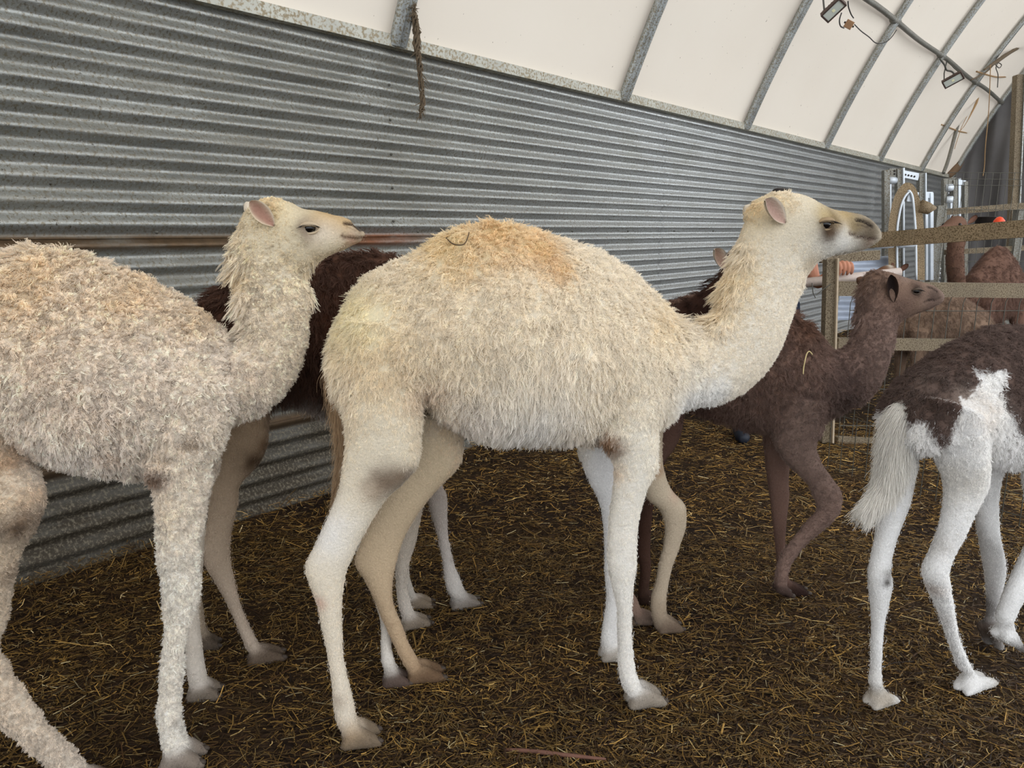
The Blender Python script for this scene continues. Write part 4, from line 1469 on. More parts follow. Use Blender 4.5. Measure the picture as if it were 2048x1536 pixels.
def brown_calf():
    c = Camel('camel', (1.14, 2.80), 2.0, 'small dark brown camel calf walking in front of the tube fence', 0.008, 41)
    bk, br = '80614f', '917a6e'
    c.loft([(1285, 655, 1290, 720, .04), (1310, 615, 1315, 800, .09), (1370, 595, 1375, 815, .125), (1440, 582, 1440, 840, .145), (1515, 588, 1510, 858, .15), (1582, 622, 1575, 860, .14), (1618, 650, 1625, 852, .12), (1645, 680, 1655, 828, .098), (1660, 704, 1670, 810, .072)],
           n=24, taper=.3, fur=(.024, .7, .6), c0=bk, c1='8a7064')
    c.loft([(1640, 685, 1650, 835, .1), (1668, 702, 1690, 818, .075), (1693, 694, 1733, 799, .066), (1710, 664, 1764, 752, .059), (1715, 625, 1785, 690, .054), (1718, 590, 1791, 655, .053), (1724, 562, 1798, 646, .054), (1742, 552, 1812, 636, .052)], n=18, fur=(.012, .6, .5), c0=br, c1='8a7064')
    c.loft([(1725, 558, 1798, 645, .055), (1747, 543, 1814, 635, .06), (1780, 544, 1832, 628, .058), (1813, 555, 1850, 622, .048), (1843, 563, 1864, 616, .04), (1866, 571, 1878, 608, .034), (1883, 584, 1886, 600, .019)], n=18, fur=HEADW, c0='846a57', c1='8a756a')
    c.loft([(1660, 800, 1530, 790, .065), (1652, 850, 1536, 845, .06), (1637, 890, 1545, 890, .052), (1650, 930, 1572, 930, .044), (1675, 965, 1608, 965, .036), (1689, 992, 1626, 1002, .033), (1680, 1028, 1630, 1022, .031), (1647, 1060, 1612, 1042, .027), (1615, 1088, 1583, 1078, .023),
            (1590, 1119, 1560, 1108, .022), (1578, 1146, 1548, 1150, .025), (1576, 1165, 1547, 1168, .026)], o=-.08, o1=-.085, fur=(.009, .6, .3), c0=br, c1='8a7064')
    c.foot((1548, 1180), (1584, 1192), -.085, .04, .025, col='5a4840', free=True)
    c.loft([(1605, 800, 1520, 800, .06), (1594, 880, 1523, 880, .05), (1581, 940, 1530, 950, .04), (1581, 992, 1537, 1000, .034), (1576, 1040, 1542, 1040, .028), (1572, 1097, 1549, 1103, .023), (1577, 1145, 1552, 1148, .025), (1585, 1164, 1557, 1170, .026)], o=.07, o1=.075, fur=LEGW, c0='7a6054', c1='6a5146')
    c.foot((1560, 1186), (1618, 1182), .075, .042, .026, col='3c2a24')
    c.loft([(1366, 800, 1285, 800, .065), (1368, 850, 1275, 862, .06), (1354, 892, 1265, 918, .05), (1312, 945, 1245, 970, .038), (1272, 1010, 1226, 1020, .03), (1255, 1080, 1210, 1090, .028), (1250, 1128, 1209, 1138, .028), (1262, 1170, 1230, 1180, .024), (1278, 1200, 1250, 1210, .023), (1285, 1220, 1260, 1228, .024)],
           o=-.07, o1=-.08, fur=LEGW, c0='4a3228', c1='93796a')
    c.foot((1262, 1243), (1320, 1240), -.08, .042, .026, col='8a7566')
    c.loft([(1352, 850, 1290, 850, .05), (1330, 930, 1285, 935, .034), (1310, 1000, 1273, 1003, .028), (1303, 1090, 1270, 1095, .027), (1304, 1135, 1278, 1138, .024), (1297, 1190, 1273, 1192, .024)], o=.07, o1=.08, fur=LEGW, c0='4a3228', c1='4a352b')
    c.foot((1275, 1213), (1325, 1211), .08, .042, .026, col='4a352b')
    for q in [(1620, 650, 50, '5e3a22', .7), (1400, 830, 60, '6a5048', .6), (1490, 860, 40, '755c52', .7), (1740, 545, 30, '6a4a30', .6), (1700, 760, 60, '66504a', .6), (1690, 800, 40, '4f3f3a', .6)]:
        c.blob(*q, o=-.08)
    c.brow(1829, 570, .044, .011, '6a5548')
    for q in [(1832, 581, 14, '2c211c', .8), (1812, 548, 14, '7a6a62', .5), (1870, 590, 14, '4a3c36', .6), (1800, 610, 26, '6a544a', .5), (1866, 612, 14, '6e5a50', .5)]:
        c.blob(*q, o=-.04)
    c.groove([(1886, 598), (1868, 600), (1850, 604)], .005, .005, '2c201c', .8)
    c.groove([(1862, 574), (1872, 577), (1880, 583)], .005, .004, '241a16', .8)
    for q in [(1600, 630, 34, .045, .5, .7), (1500, 585, 50, .045, .5, .7), (1706, 640, 22, .035, .3, .8), (1720, 580, 20, .03, .3, .8), (1750, 540, 20, .022, .4, .7)]:
        c.fur_at(*q)
    c.finish(130000, 3, 1.0, .2, .3)
    c.ear((1787, 604), (1782, 550), .046, -.054, -.078, '3c2c24', '241c1a', face=(-.2, -1, 0))
    c.ear((1742, 575), (1714, 556), .044, .05, .08, '6a5040', '7d6450')
    c.eye(1832, 582, -.05, .0125)
    c.eye(1832, 582, .05, .0125)
    add_twig(c, [(1592, 742), (1594, 730), (1597, 718), (1604, 705), (1611, 700), (1616, 706)], -.10, .0022, 'straw', 'single pale straw stalk lying on the flank of the small brown calf', 'c9b684')
    return c


def piebald_calf():
    c = Camel('camel', (1.33, 2.15), 26.0, 'dark brown and white piebald camel calf at the right edge seen from behind', 0.0065, 55)
    c.inset = 0.001
    dk, wh = '5f4d45', 'e4e2df'
    def st(l, zt, zb, hw, o=0.0):
        return (l, zt, l, zb, hw, o)
    c.loft([st(-.255, .95, .86, .05), st(-.225, 1.0, .84, .11), st(-.14, 1.07, .82, .15), st(-.03, 1.13, .80, .165), st(.1, 1.165, .76, .172), st(.22, 1.165, .73, .175), st(.34, 1.12, .71, .165), st(.46, 1.06, .72, .14), st(.55, 1.02, .78, .10)],
           n=28, taper=.3, fur=(.022, .6, .55), c0=dk, px=False)
    c.loft([st(.5, 1.0, .78, .1), st(.62, .98, .80, .075), st(.74, 1.05, .88, .06), st(.80, 1.18, 1.02, .055), st(.83, 1.30, 1.16, .055), st(.86, 1.38, 1.22, .055)], n=18, fur=(.012, .5, .5), c0=dk, px=False)
    c.loft([(.80, 1.38, .86, 1.22, .055, 0), (.86, 1.42, .92, 1.25, .06, 0), (.94, 1.40, .98, 1.26, .055, 0), (1.03, 1.35, 1.04, 1.26, .042, 0), (1.1, 1.30, 1.1, 1.26, .022, 0)], n=18, fur=HEADW, c0=dk, px=False)
    # near hind
    c.loft([(1975, 830, 1842, 800, .075), (1983, 880, 1846, 860, .07), (1986, 930, 1858, 925, .062), (1980, 968, 1876, 978, .05), (1955, 1018, 1879, 1020, .04), (1931, 1070, 1870, 1068, .034), (1917, 1094, 1852, 1113, .033), (1903, 1130, 1838, 1150, .034), (1907, 1168, 1844, 1178, .034),
            (1910, 1207, 1862, 1206, .029), (1915, 1246, 1879, 1246, .024), (1923, 1280, 1894, 1288, .023), (1938, 1314, 1909, 1328, .026), (1948, 1332, 1920, 1346, .028)], o=-.085, o1=-.09, fur=(.008, .35, .2), c0='dcd8d2', c1='d4cfc9')
    c.foot((1922, 1366), (1980, 1372), -.09, .042, .027, col='ada194')
    # far hind
    c.loft([(1850, 830, 1765, 830, .07), (1838, 900, 1755, 910, .06), (1826, 990, 1750, 990, .048), (1808, 1038, 1750, 1040, .04), (1789, 1090, 1746, 1090, .034), (1784, 1132, 1735, 1138, .034), (1788, 1160, 1731, 1162, .036), (1778, 1204, 1737, 1198, .031),
            (1767, 1245, 1743, 1235, .025), (1764, 1293, 1742, 1285, .022), (1762, 1336, 1740, 1336, .023), (1766, 1368, 1736, 1366, .027)], o=.08, o1=.085, fur=(.006, .1, .1), c0='dcdad8', c1='dcdad6')
    c.foot((1738, 1402), (1786, 1400), .085, .04, .026, col='b9ada0')
    # fore legs
    c.loft([(2030, 850, 1950, 850, .06), (2012, 920, 1945, 930, .045), (2002, 980, 1944, 990, .038), (2004, 1052, 1946, 1055, .032), (2013, 1120, 1957, 1100, .031), (2012, 1152, 1965, 1140, .031), (2002, 1195, 1972, 1185, .025), (1998, 1235, 1972, 1232, .025)], o=.07, o1=.075, fur=LEGW, c0='cfccd0', c1='c3b8ac')
    c.foot((1968, 1262), (1990, 1306), .075, .05, .027, col='3c2c24', free=True)
    c.loft([(2130, 850, 2040, 830, .065), (2120, 930, 2040, 930, .055), (2110, 1000, 2046, 1010, .042), (2112, 1050, 2058, 1060, .034), (2100, 1095, 2052, 1085, .031), (2062, 1168, 2028, 1142, .026), (2036, 1216, 2006, 1192, .024), (2022, 1250, 1990, 1238, .026)], o=-.07, o1=-.075, fur=LEGW, c0='d6d3d0', c1='b9ae9e')
    c.foot((1996, 1276), (2030, 1296), -.075, .044, .027, col='b0a494', free=True)
    white = [(1740, 822), (1797, 822), (1818, 841), (1828, 850), (1831, 839), (1857, 846), (1872, 872), (1870, 885), (1880, 890), (1892, 893), (1901, 867), (1917, 835), (1925, 815), (1919, 791), (1932, 802), (1948, 786), (1958, 763), (1951, 736), (1977, 742), (2013, 739), (2005, 778), (2010, 809), (2026, 825), (2034, 854), (2060, 875), (2200, 900), (2200, 1450), (1700, 1450), (1700, 822)]
    c.poly([(1600, 500), (2300, 500), (2300, 900), (1600, 900)], '5f4d45', -.13, .0)
    c.poly(white, 'e4e2df', -.13, .010)
    for q in [(1940, 820, 26, 'd6cabd', .5), (1930, 960, 40, 'd3cdc2', .6), (1885, 1195, 13, '9a836c', .6), (1897, 1095, 18, 'b3ada6', .5), (1908, 1260, 12, 'aaa098', .5), (1860, 1100, 20, 'd8d4d0', .3), (1945, 880, 30, 'dedbd6', .4)]:
        c.blob(*q, o=-.1)
    for q in [(1752, 1065, 9, '4a443e', .7), (1757, 1090, 7, '4a443e', .6), (1775, 1150, 8, '5a544c', .5), (1770, 1000, 8, '5a544c', .4), (1883, 1037, 5, '3c3430', .8), (1978, 1268, 32, '3f3028', 1), (1990, 1285, 26, '4a3a30', .9), (1758, 1100, 5, '2f2a26', .9), (1752, 1040, 5, '2f2a26', .8), (1760, 1120, 4, '2f2a26', .9), (1748, 1075, 5, '2f2a26', .9), (1770, 1165, 5, '3f3a34', .9), (1980, 1225, 16, '6a5a50', .5)]:
        c.blob(*q, o=.03)
    c.inset = .001
    for q in [(1755, 1395, 26, 'a39786', .7), (1945, 1362, 34, 'a39786', .7)]:
        c.blob(*q, o=.03)
    c.finish(170000, 3, 1.0, .3, .14)
    c.tail([(1822, 800, 0.02), (1803, 826, 0.025), (1792, 870, 0.03), (1786, 920, 0.03), (1771, 970, 0.03), (1742, 1010, 0.03)], [.012, .03, .038, .034, .022, .008], 'e6e2da', .06, 12000, .2)
    for sd in (-1, 1):
        pass
    return c
# ------------------------------------------------------------------ fences, gates and hanging things
def pxbar(mb, a, b, Ya, Yb, w, h):
    return mb.bar(at(a[0], a[1], Ya), at(b[0], b[1], Yb), w, h)


def grid_mesh(mb, A, B, z0, z1, nx, zs, r=0.0026, kink=0.0):
    """welded wire: uprights from A to B (ground points), level wires at heights zs"""
    A, B = np.array(A, float), np.array(B, float)
    for i in range(nx + 1):
        p = A + (B - A) * i / nx
        pts = [p + np.array([0, 0, z0]), p + np.array([0, 0, (z0 + z1) / 2]), p + np.array([0, 0, z1])]
        if kink:
            d = (B - A) / np.linalg.norm(B - A)
            pts = [pts[0], pts[1], pts[2] - np.array([0, 0, .06]), pts[2] + d * kink]
        mb.tube(pts, r, 5)
    for z in zs:
        mb.tube([A + np.array([0, 0, z]), (A + B) / 2 + np.array([0, 0, z - .004]), B + np.array([0, 0, z])], r, 5)


def fences():
    # --- pen panel facing the camera, about five metres away
    Y = 5.05
    f = tag(empty('pen_fence', at(1653, 884, Y)), 'dusty square tube pen fence with wire mesh behind the small brown calf', 'fence')
    m = MB(); pxbar(m, (1660, 516), (1650, 884), Y, Y, .068, .07); m.build('post', M_MUDDY, f)
    m = MB(); pxbar(m, (1671.5, 516), (1661.5, 884), Y - .02, Y - .02, .012, .085); m.build('post_flange', plain('pale_dusty_edge', srgb('b5a48c'), .8), f)
    for nm, y0, y1, h in (('rail', 577, 580, .095), ('rail', 687, 690, .078), ('rail', 880, 893, .05)):
        m = MB(); pxbar(m, (1672, y0), (2110, y1 + (2 if y0 < 800 else 12)), Y, Y, .06, h); m.build(nm, M_MUDDY, f)
    A, B = at(1676, 884, Y - .01), at(2110, 884, Y - .01)
    A[2] = B[2] = 0
    m = MB(); grid_mesh(m, A, B, .02, 1.03, 16, [.12, .38, .66, .92], .0028, .02); m.build('wire_mesh', M_WIRE, f)['kind'] = 'stuff'
    m = MB()
    m.tube([at(1624, 566, 4.98), at(1626, 585, 4.98), at(1631, 596, 4.98)], .003, 6)
    m.tube([at(1632, 590, 4.98), at(1645, 580, 4.98), at(1662, 568, 4.98)], .003, 6)
    m.build('tie_wire', M_WIRE, f)

    # --- low mesh hurdle running back towards the camera on the right
    A, B = ground(1655, 938), ground(2075, 1066)
    h = tag(empty('mesh_hurdle', A), 'low sheet of dark welded wire mesh standing in the straw behind the piebald calf', 'fence')
    m = MB(); grid_mesh(m, A, B, 0.0, .36, 14, [.06, .17, .35], .0026); m.build('wire_mesh', M_WIRE, h)['kind'] = 'stuff'

    # --- long pole across at nose height
    m = MB()
    a, b = at(1655, 488, 4.95), at(2090, 454, 3.85)
    m.bar(a, b, .055, .088)
    o = m.build('gate_rail', M_OCHRE)
    tag(o, 'long ochre spattered tube rail at nose height in front of the head gate', 'rail')

    # --- pale pipe under the leaning hand, and pipes around the head gate
    m = MB(); m.tube([at(1560, 571, 5.36), at(1800, 545, 5.36)], .034, 12)
    tag(m.build('pale_pipe', plain('pale_dusty_pipe', srgb('b9aaa0'), .6, .2), None, True), 'pale pipe rail under the leaning person\'s hand', 'pipe')
    m = MB(); pxbar(m, (1640, 517), (1758, 510), 5.7, 5.7, .05, .07)
    tag(m.build('short_rail', M_MUDDY), 'short dark tube rail just under the jaw of the centre calf', 'rail')

    # --- head gate
    Y = 6.3
    g = tag(empty('head_gate', at(1800, 800, Y)), 'galvanised cattle head gate with curved yoke beside the corrugated wall', 'gate')
    def col(x0, x1, y0, y1, mat, yy=Y, nm='column', dp=.05):
        m = MB()
        w = (x1 - x0) / 1500 * (.98 * yy)
        m.bar(at((x0 + x1) / 2, y0, yy), at((x0 + x1) / 2, y1, yy), w, dp, up=(0, 1, 0))
        return m.build(nm, mat, g)
    col(1766, 1777, 340, 700, M_GALVD)
    col(1792, 1803, 337, 700, M_GALVD)
    col(1803.5, 1806.5, 336, 560, M_WHITE, Y - .02, 'column_edge')
    col(1777, 1780, 368, 480, M_WHITE, Y + .02, 'column_edge')
    col(1836, 1847, 346, 700, M_GALVD)
    col(1848, 1850, 346, 480, M_WHITE, Y - .02, 'column_edge')
    col(1858, 1864, 386, 560, M_WHITE, Y + .15, 'column_edge')
    col(1849, 1853, 386, 560, M_WHITE, Y + .15, 'column_edge')
    m = MB(); pxbar(m, (1849, 390), (1864, 390), Y + .15, Y + .15, .03, .05); m.build('cross_plate', M_WHITE, g)
    m = MB(); pxbar(m, (1806, 348), (1837, 354), Y - .01, Y - .01, .02, .055); pl = m.build('hole_plate', M_WHITE, g)
    m = MB()
    for k in range(4):
        m.ball(at(1811 + k * 6, 349.5 + k * 1.2, Y - .022), .008, 8, 5)
    m.build('bolt_hole', M_BLACK, pl)['kind'] = 'stuff'
    m = MB(); pxbar(m, (1777, 346), (1792, 346), Y, Y, .02, .07); p2 = m.build('hole_plate', M_GALVD, g)
    m = MB()
    for x, y in ((1779.5, 343), (1789, 342), (1779.5, 348.5), (1789, 348)):
        m.ball(at(x, y, Y - .012), .008, 8, 5)
    m.build('bolt_hole', M_BLACK, p2)['kind'] = 'stuff'
    m = MB(); m.tube([at(1777, 361, Y), at(1792, 361, Y)], .03, 10); m.build('roller', M_WHITE, g, True)
    # yoke: a broad curved plate, its inner edge bright
    Y2 = Y - .35
    ctr = [(1786, 560), (1785, 470), (1789, 430), (1797, 398), (1808, 380), (1818, 374), (1827, 382), (1833, 402), (1838, 440), (1840, 480), (1841, 560)]
    ctr = catmull(np.array(ctr, float), 5)
    wid = np.interp(np.linspace(0, 1, len(ctr)), [0, .3, .45, .55, .65, .8, 1], [17, 19, 20, 14, 12, 17, 17])
    V, F = [], []
    tg = np.gradient(ctr, axis=0); tg /= np.linalg.norm(tg, axis=1)[:, None]
    for i, (c, t) in enumerate(zip(ctr, tg)):
        nn = np.array([-t[1], t[0]])
        for sx, dy in ((-.5, 0.), (.5, 0.), (.5, .07), (-.5, .07)):
            q = c + nn * wid[i] * sx * -1
            V.append(at(q[0], q[1], Y2 + dy))
    for i in range(len(ctr) - 1):
        for j in range(4):
            j2 = (j + 1) % 4
            F.append((i * 4 + j, i * 4 + j2, (i + 1) * 4 + j2, (i + 1) * 4 + j))
    F += [(3, 2, 1, 0), tuple(len(V) - 4 + k for k in range(4))]
    mesh_obj('yoke', V, F, M_OCHRE, g, False)
    m = MB()
    inner = [(c[0] - t[1] * -1 * w * .5 * -1, c[1] + t[0] * -1 * w * .5 * -1) for c, t, w in zip(ctr, tg, wid)]
    inner = [np.array(c) + np.array([-t[1], t[0]]) * w * .5 for c, t, w in zip(ctr, tg, wid)]
    m.tube([at(q[0], q[1], Y2 - .005) for q in inner], .009, 6); m.build('yoke_edge', M_WHITE, g, True)
    m = MB(); pxbar(m, (1813, 393), (1834, 395), Y2 + .03, Y2 + .03, .04, .075); m.build('lock_plate', M_WHITE, g)
    for x0, x1, yy in ((1752, 1786, 490), (1798, 1828, 489)):
        m = MB(); m.tube([at(x0, yy + 1, Y2 - .1), at(x1, yy - 1, Y2 - .1)], .026, 10); m.build('slide_tube', M_WHITE, g, True)
    m = MB(); m.tube([at(1841, 412, Y2), at(1858, 417, Y2), at(1872, 416, Y2)], [.05, .045, .01], 8); m.build('lever', M_OCHRE, g, True)

    # --- second frame beyond
    Y = 8.6
    g2 = tag(empty('far_gate', at(1905, 600, Y)), 'far white galvanised gate frame under the end of the corrugated wall', 'gate')
    def col2(x0, x1, y0, y1, mat, nm='column'):
        m = MB(); w = (x1 - x0) / 1500 * (.98 * Y)
        m.bar(at((x0 + x1) / 2, y0, Y), at((x0 + x1) / 2, y1, Y), w, .06, up=(0, 1, 0)); m.build(nm, mat, g2)
    col2(1885, 1891, 360, 640, M_GALVD); col2(1904, 1912, 360, 640, M_GALVD); col2(1914, 1919, 357, 640, M_WHITE); col2(1926, 1933, 363, 640, M_GALVD); col2(1898, 1902, 395, 640, M_WHITE)
    m = MB(); pxbar(m, (1885, 364), (1912, 361), Y, Y, .03, .07); m.build('cross_plate', M_GALVD, g2)
    m = MB(); pxbar(m, (1914, 364), (1930, 366), Y, Y, .03, .05); m.build('cross_plate', M_WHITE, g2)
    for y in (376, 400):
        m = MB(); m.tube([at(1891, y, Y - .02), at(1904, y - 1, Y - .02)], .04, 10); m.build('roller', M_WHITE, g2, True)

    # --- far high mesh fence
    Y = 7.6
    ff = tag(empty('high_fence', at(1881, 700, Y)), 'tall far fence of grey posts and high wire mesh before the dark end wall', 'fence')
    for (x0, y0, w) in ((1881, 411, .09), (2040, 418, .075)):
        m = MB(); a = at(x0, y0, Y); b = a.copy(); b[2] = 0; m.bar(a, b, w, .09, up=(0, 1, 0)); m.build('post', M_GALVD, ff)
    for (x0, y0, x1, y1, h) in ((1890, 424, 2095, 408, .06), (1890, 505, 2095, 493, .05)):
        m = MB(); pxbar(m, (x0, y0), (x1, y1), Y, Y, .05, h); m.build('rail', M_MUDDY, ff)
    A, B = at(1870, 600, Y - .06), at(2110, 600, Y - .06)
    A[2] = B[2] = 0
    zt_ = at(1960, 345, Y - .06)[2]
    m = MB(); grid_mesh(m, A, B, .1, zt_, 17, [zt_, zt_ - .06, zt_ - .12, zt_ - .35, zt_ - .6, zt_ - .85, zt_ - 1.1, zt_ - 1.35], .0028); m.build('wire_mesh', M_WIRE, ff)['kind'] = 'stuff'
    # tall tube that carries the end hoop
    m = MB(); a = at(2036, 150, 9.3); b = at(2017, 640, 9.3); m.bar(a, b, .075, .09, up=(0, 1, 0))
    o = m.build('support_post', M_MUDDY); m2 = MB(); m2.bar(a + np.array([.042, -.04, 0]), b + np.array([.042, -.04, 0]), .014, .06, up=(0, 1, 0)); m2.build('post_edge', M_GALV, o)
    tag(o, 'tall speckled support post in front of the dark end wall', 'post')

    # --- sloping sheet of bluish corrugated iron behind the fence
    Q = [at(1668, 640, 5.75), at(1785, 640, 5.75), at(1785, 512, 6.1), at(1700, 512, 6.1)]
    V, F = [], []
    nu, nv = 60, 8
    nrm = np.cross(Q[1] - Q[0], Q[3] - Q[0]); nrm /= np.linalg.norm(nrm)
    for i in range(nu):
        for j in range(nv):
            v, u = i / (nu - 1), j / (nv - 1)
            p = (Q[0] * (1 - u) + Q[1] * u) * (1 - v) + (Q[3] * (1 - u) + Q[2] * u) * v
            V.append(p - nrm * .016 * math.sin(v * 2 * math.pi * 6))
    for i in range(nu - 1):
        for j in range(nv - 1):
            F.append((i * nv + j, i * nv + j + 1, (i + 1) * nv + j + 1, (i + 1) * nv + j))
    o = mesh_obj('corrugated_panel', V, F, plain('bluish_iron_sheet', srgb('aab4c4'), .45, .3, .15))
    tag(o, 'pale bluish corrugated iron panel leaning behind the pen fence post', 'panel')

    # --- red orange and black things on the far rail
    m = MB(); c = at(1998, 446, 6.4); m.tube([c + np.array([0, 0, z]) for z in (-.06, -.02, .02, .045, .052)], [.045, .046, .042, .022, .004], 14)
    o = m.build('orange_cap', plain('orange_plastic', srgb('e2471c'), .4), None, True)
    tag(o, 'bright orange rounded plastic cap standing above the ochre rail', 'cap')
    m = MB(); c = at(1970, 447, 6.9)
    pts = [(0.0, -.03), (.05, -.03), (.058, .05), (.062, .052), (.058, .054), (.048, -.015), (0, -.015)]
    V, F = [], []
    for (r, z) in pts:
        for j in range(16):
            a = 2 * math.pi * j / 16
            V.append(c + np.array([max(r, .001) * 1.5 * math.cos(a), max(r, .001) * 1.5 * math.sin(a), z * 1.1]))
    for i in range(len(pts) - 1):
        for j in range(16):
            F.append((i * 16 + j, i * 16 + (j + 1) % 16, (i + 1) * 16 + (j + 1) % 16, (i + 1) * 16 + j))
    o = mesh_obj('rubber_bucket', V, F, M_BLACK)
    tag(o, 'small black rubber bucket beside the orange cap above the ochre rail', 'bucket')

    # --- hanging rope in front of the wall
    def strand(name, pts, r, mat, label, cat, n=7):
        m = MB(); m.tube(catmull(np.array(pts), 6), r if np.isscalar(r) else np.interp(np.linspace(0, 1, (len(pts) - 1) * 6 + 1), np.linspace(0, 1, len(r)), r), n)
        o = m.build(name, mat, None, True)
        return tag(o, label, cat)
    P = [(824, -60), (827, 0), (829, 30), (833, 60), (834, 95), (838, 125), (842, 165), (845, 205), (841, 225), (840, 238)]
    pts = [wpt(x, y, .16 - .006 * i) for i, (x, y) in enumerate(P)]
    cp = catmull(np.array(pts), 8)
    rr = np.interp(np.linspace(0, 1, len(cp)), np.linspace(0, 1, 11), [.007, .007, .008, .013, .014, .012, .009, .008, .010, .006, .002])
    m = MB()
    for k in range(5):
        ph = k * 1.257
        tt_ = np.arange(len(cp))
        ofs = rr[:, None] * (np.cos(ph + tt_ * .33)[:, None] * U + np.sin(ph + tt_ * .33)[:, None] * NIN) + 0.003 * RNG.normal(0, 1, (len(cp), 3))
        m.tube(cp + ofs, rr * (.55 + .12 * RNG.uniform(-1, 1, len(cp))), 6)
    o = m.build('hanging_rope', M_ROPE, None, True)
    tag(o, 'frayed brown rope hanging over the top rail of the corrugated wall', 'rope')
    m = MB()
    for k in range(90):
        i = RNG.integers(2, len(P) - 1)
        b = pts[i] + (pts[i - 1] - pts[i]) * RNG.uniform(0, 1)
        d = NIN * RNG.uniform(-.01, .03) + U * RNG.normal(0, .022) + np.array([0, 0, RNG.uniform(-.07, .0)])
        m.tube([b, b + d * .5 + U * .004, b + d], [.0028, .002, .0008], 5)
    m.build('loose_fibre', M_ROPE, o)['kind'] = 'stuff'

    # --- floodlights on the purlin
    def flood(name, px, py, off, w, h, tilt, label):
        c = wpt(px, py, off)
        fw = (np.array([0, 0, EYE]) - c); fw /= np.linalg.norm(fw)
        fw = fw + np.array([.15, 0, -.45]); fw /= np.linalg.norm(fw)
        x = np.cross(fw, [0, 0, 1.0]); x /= np.linalg.norm(x); y = np.cross(x, fw)
        ct, sn = math.cos(tilt), math.sin(tilt)
        x, y = x * ct + y * sn, -x * sn + y * ct
        r = tag(empty(name, c), label, 'floodlight')
        m = MB(); m.box(c - fw * .02, x * w / 2, y * h / 2, fw * .028); m.build('housing', plain(name + '_brown', srgb('5a4a42'), .6), r)
        m = MB()
        for k in range(6):
            m.box(c - fw * .055 + x * (w * (-.38 + .152 * k)), x * .004, y * h * .4, fw * .02)
        m.build('cooling_fin', M_BLACK, r)['kind'] = 'stuff'
        m = MB()
        for sx, sy, a, b in ((0, .46, .5, .05), (0, -.46, .5, .05), (.47, 0, .035, .46), (-.47, 0, .035, .46)):
            m.box(c + fw * .014 + x * w * sx + y * h * sy, x * w * a, y * h * b, fw * .008)
        m.build('front_frame', plain(name + '_dark', srgb('44352e'), .55), r)
        m = MB(); m.box(c + fw * .010, x * w * .43, y * h * .40, fw * .003); m.build('lens', plain(name + '_glass', srgb('c6cbc2'), .15, 0, .2, 6), r)
        m = MB(); m.box(c + fw * .0145, x * w * .06, y * h * .13, fw * .002); m.build('led_chip', plain(name + '_led', srgb('efe9c2'), .4), r)
        m = MB(); up = wp((c @ U) - S_ORG, OFFP, ZP)
        m.tube([c + x * w * .45 - fw * .02, (c + up) / 2 + x * w * .3, up], .008, 6)
        m.tube([c - x * w * .45 - fw * .02, (c + up) / 2 - x * w * .2, up], .008, 6); m.build('bracket', M_WIRE, r)
        return r
    flood('floodlight', 1667, 20, .82, .195, .095, math.radians(-48), 'larger floodlight with dusty rectangular lens hung from the roof purlin by the cable box')
    flood('floodlight', 1906, 160, .80, .25, .11, math.radians(-32), 'smaller far floodlight hanging from the roof purlin near the end wall')
    c = wpt(1698, 49, .80)
    m = MB(); fw = np.array([0, 0, EYE]) - c; fw /= np.linalg.norm(fw); x = np.cross(fw, [0, 0, 1.0]); x /= np.linalg.norm(x); y = np.cross(x, fw)
    x, y = x * .86 + y * .5, -x * .5 + y * .86
    m.box(c, x * .036, y * .036, fw * .025)
    o = m.build('junction_box', plain('rust_flecked_box', srgb('9a7656'), .8, 0, .5, 90))
    for s in (-1, 1):
        m = MB(); m.tube([c + x * .03 * s, c + x * .05 * s], .009, 8); m.build('cable_gland', M_BLACK, o)
    tag(o, 'square rust flecked junction box dangling under the larger floodlight', 'box')
    def cab(name, P, off, r, label, mat=M_BLACK, cat='cable'):
        return strand(name, [wpt(x, y, off) for x, y in P], r, mat, label, cat, 6)
    cab('cable', [(1683, 26), (1679, 40), (1681, 52), (1688, 56)], .82, .006, 'short black cable looping from the larger floodlight to the junction box')
    cab('cable', [(1696, 2), (1697, 14), (1702, 28), (1707, 36)], .80, .006, 'black cable dropping from the purlin to the top of the junction box')
    cab('cable', [(1709, 49), (1722, 62), (1738, 74), (1750, 85), (1762, 87), (1775, 82), (1785, 72), (1793, 60)], .80, .005, 'long black cable drooping from the junction box across the hoop to the purlin')
    cab('twisted_cable', [(1880, 118), (1889, 130), (1893, 140), (1903, 143), (1912, 150), (1922, 147)], .76, .012, 'tangled brown cable wound round the purlin above the far floodlight', M_WIRE)
    # --- twine, straps and scraps at the far end of the roof
    cab('twine', [(1981, 130), (1979, 190), (1976, 240), (1971, 290), (1969, 330), (1966, 352)], 1.05, .006, 'long pale twine hanging down in front of the dark end wall', M_TAN, 'twine')
    cab('strap', [(1882, 249), (1900, 256), (1920, 263), (1935, 266)], .30, .012, 'lower tan strap tied between the last two roof hoops', M_TAN, 'strap')
    cab('strap', [(1953, 143), (1972, 149), (1992, 154), (2011, 154)], .80, .012, 'upper tan strap tied between the last two roof hoops', M_TAN, 'strap')
    cab('brace', [(1929, 196), (1912, 262), (1897, 318), (1887, 346)], .30, .03, 'thin dark brace tube leaning from the hoop down to the wall top', M_GALVD, 'brace')
    cab('torn_strip', [(1968, 140), (1995, 122), (2022, 104), (2062, 80)], 1.0, [.012, .03, .025, .035], 'torn brown strip of fabric trailing up under the end hoop', M_ROPE, 'strip')
    cab('torn_strip', [(1942, 160), (1975, 142), (2010, 108), (2062, 88)], 1.0, .010, 'thin brown twig-like strip below the torn fabric', M_ROPE, 'strip')
    cab('twine', [(1958, 186), (1955, 200), (1944, 224), (1930, 250), (1918, 264)], .55, [.004, .02, .006, .004], 'loose knotted twine between the far hoop and the lower strap', M_TAN, 'twine')
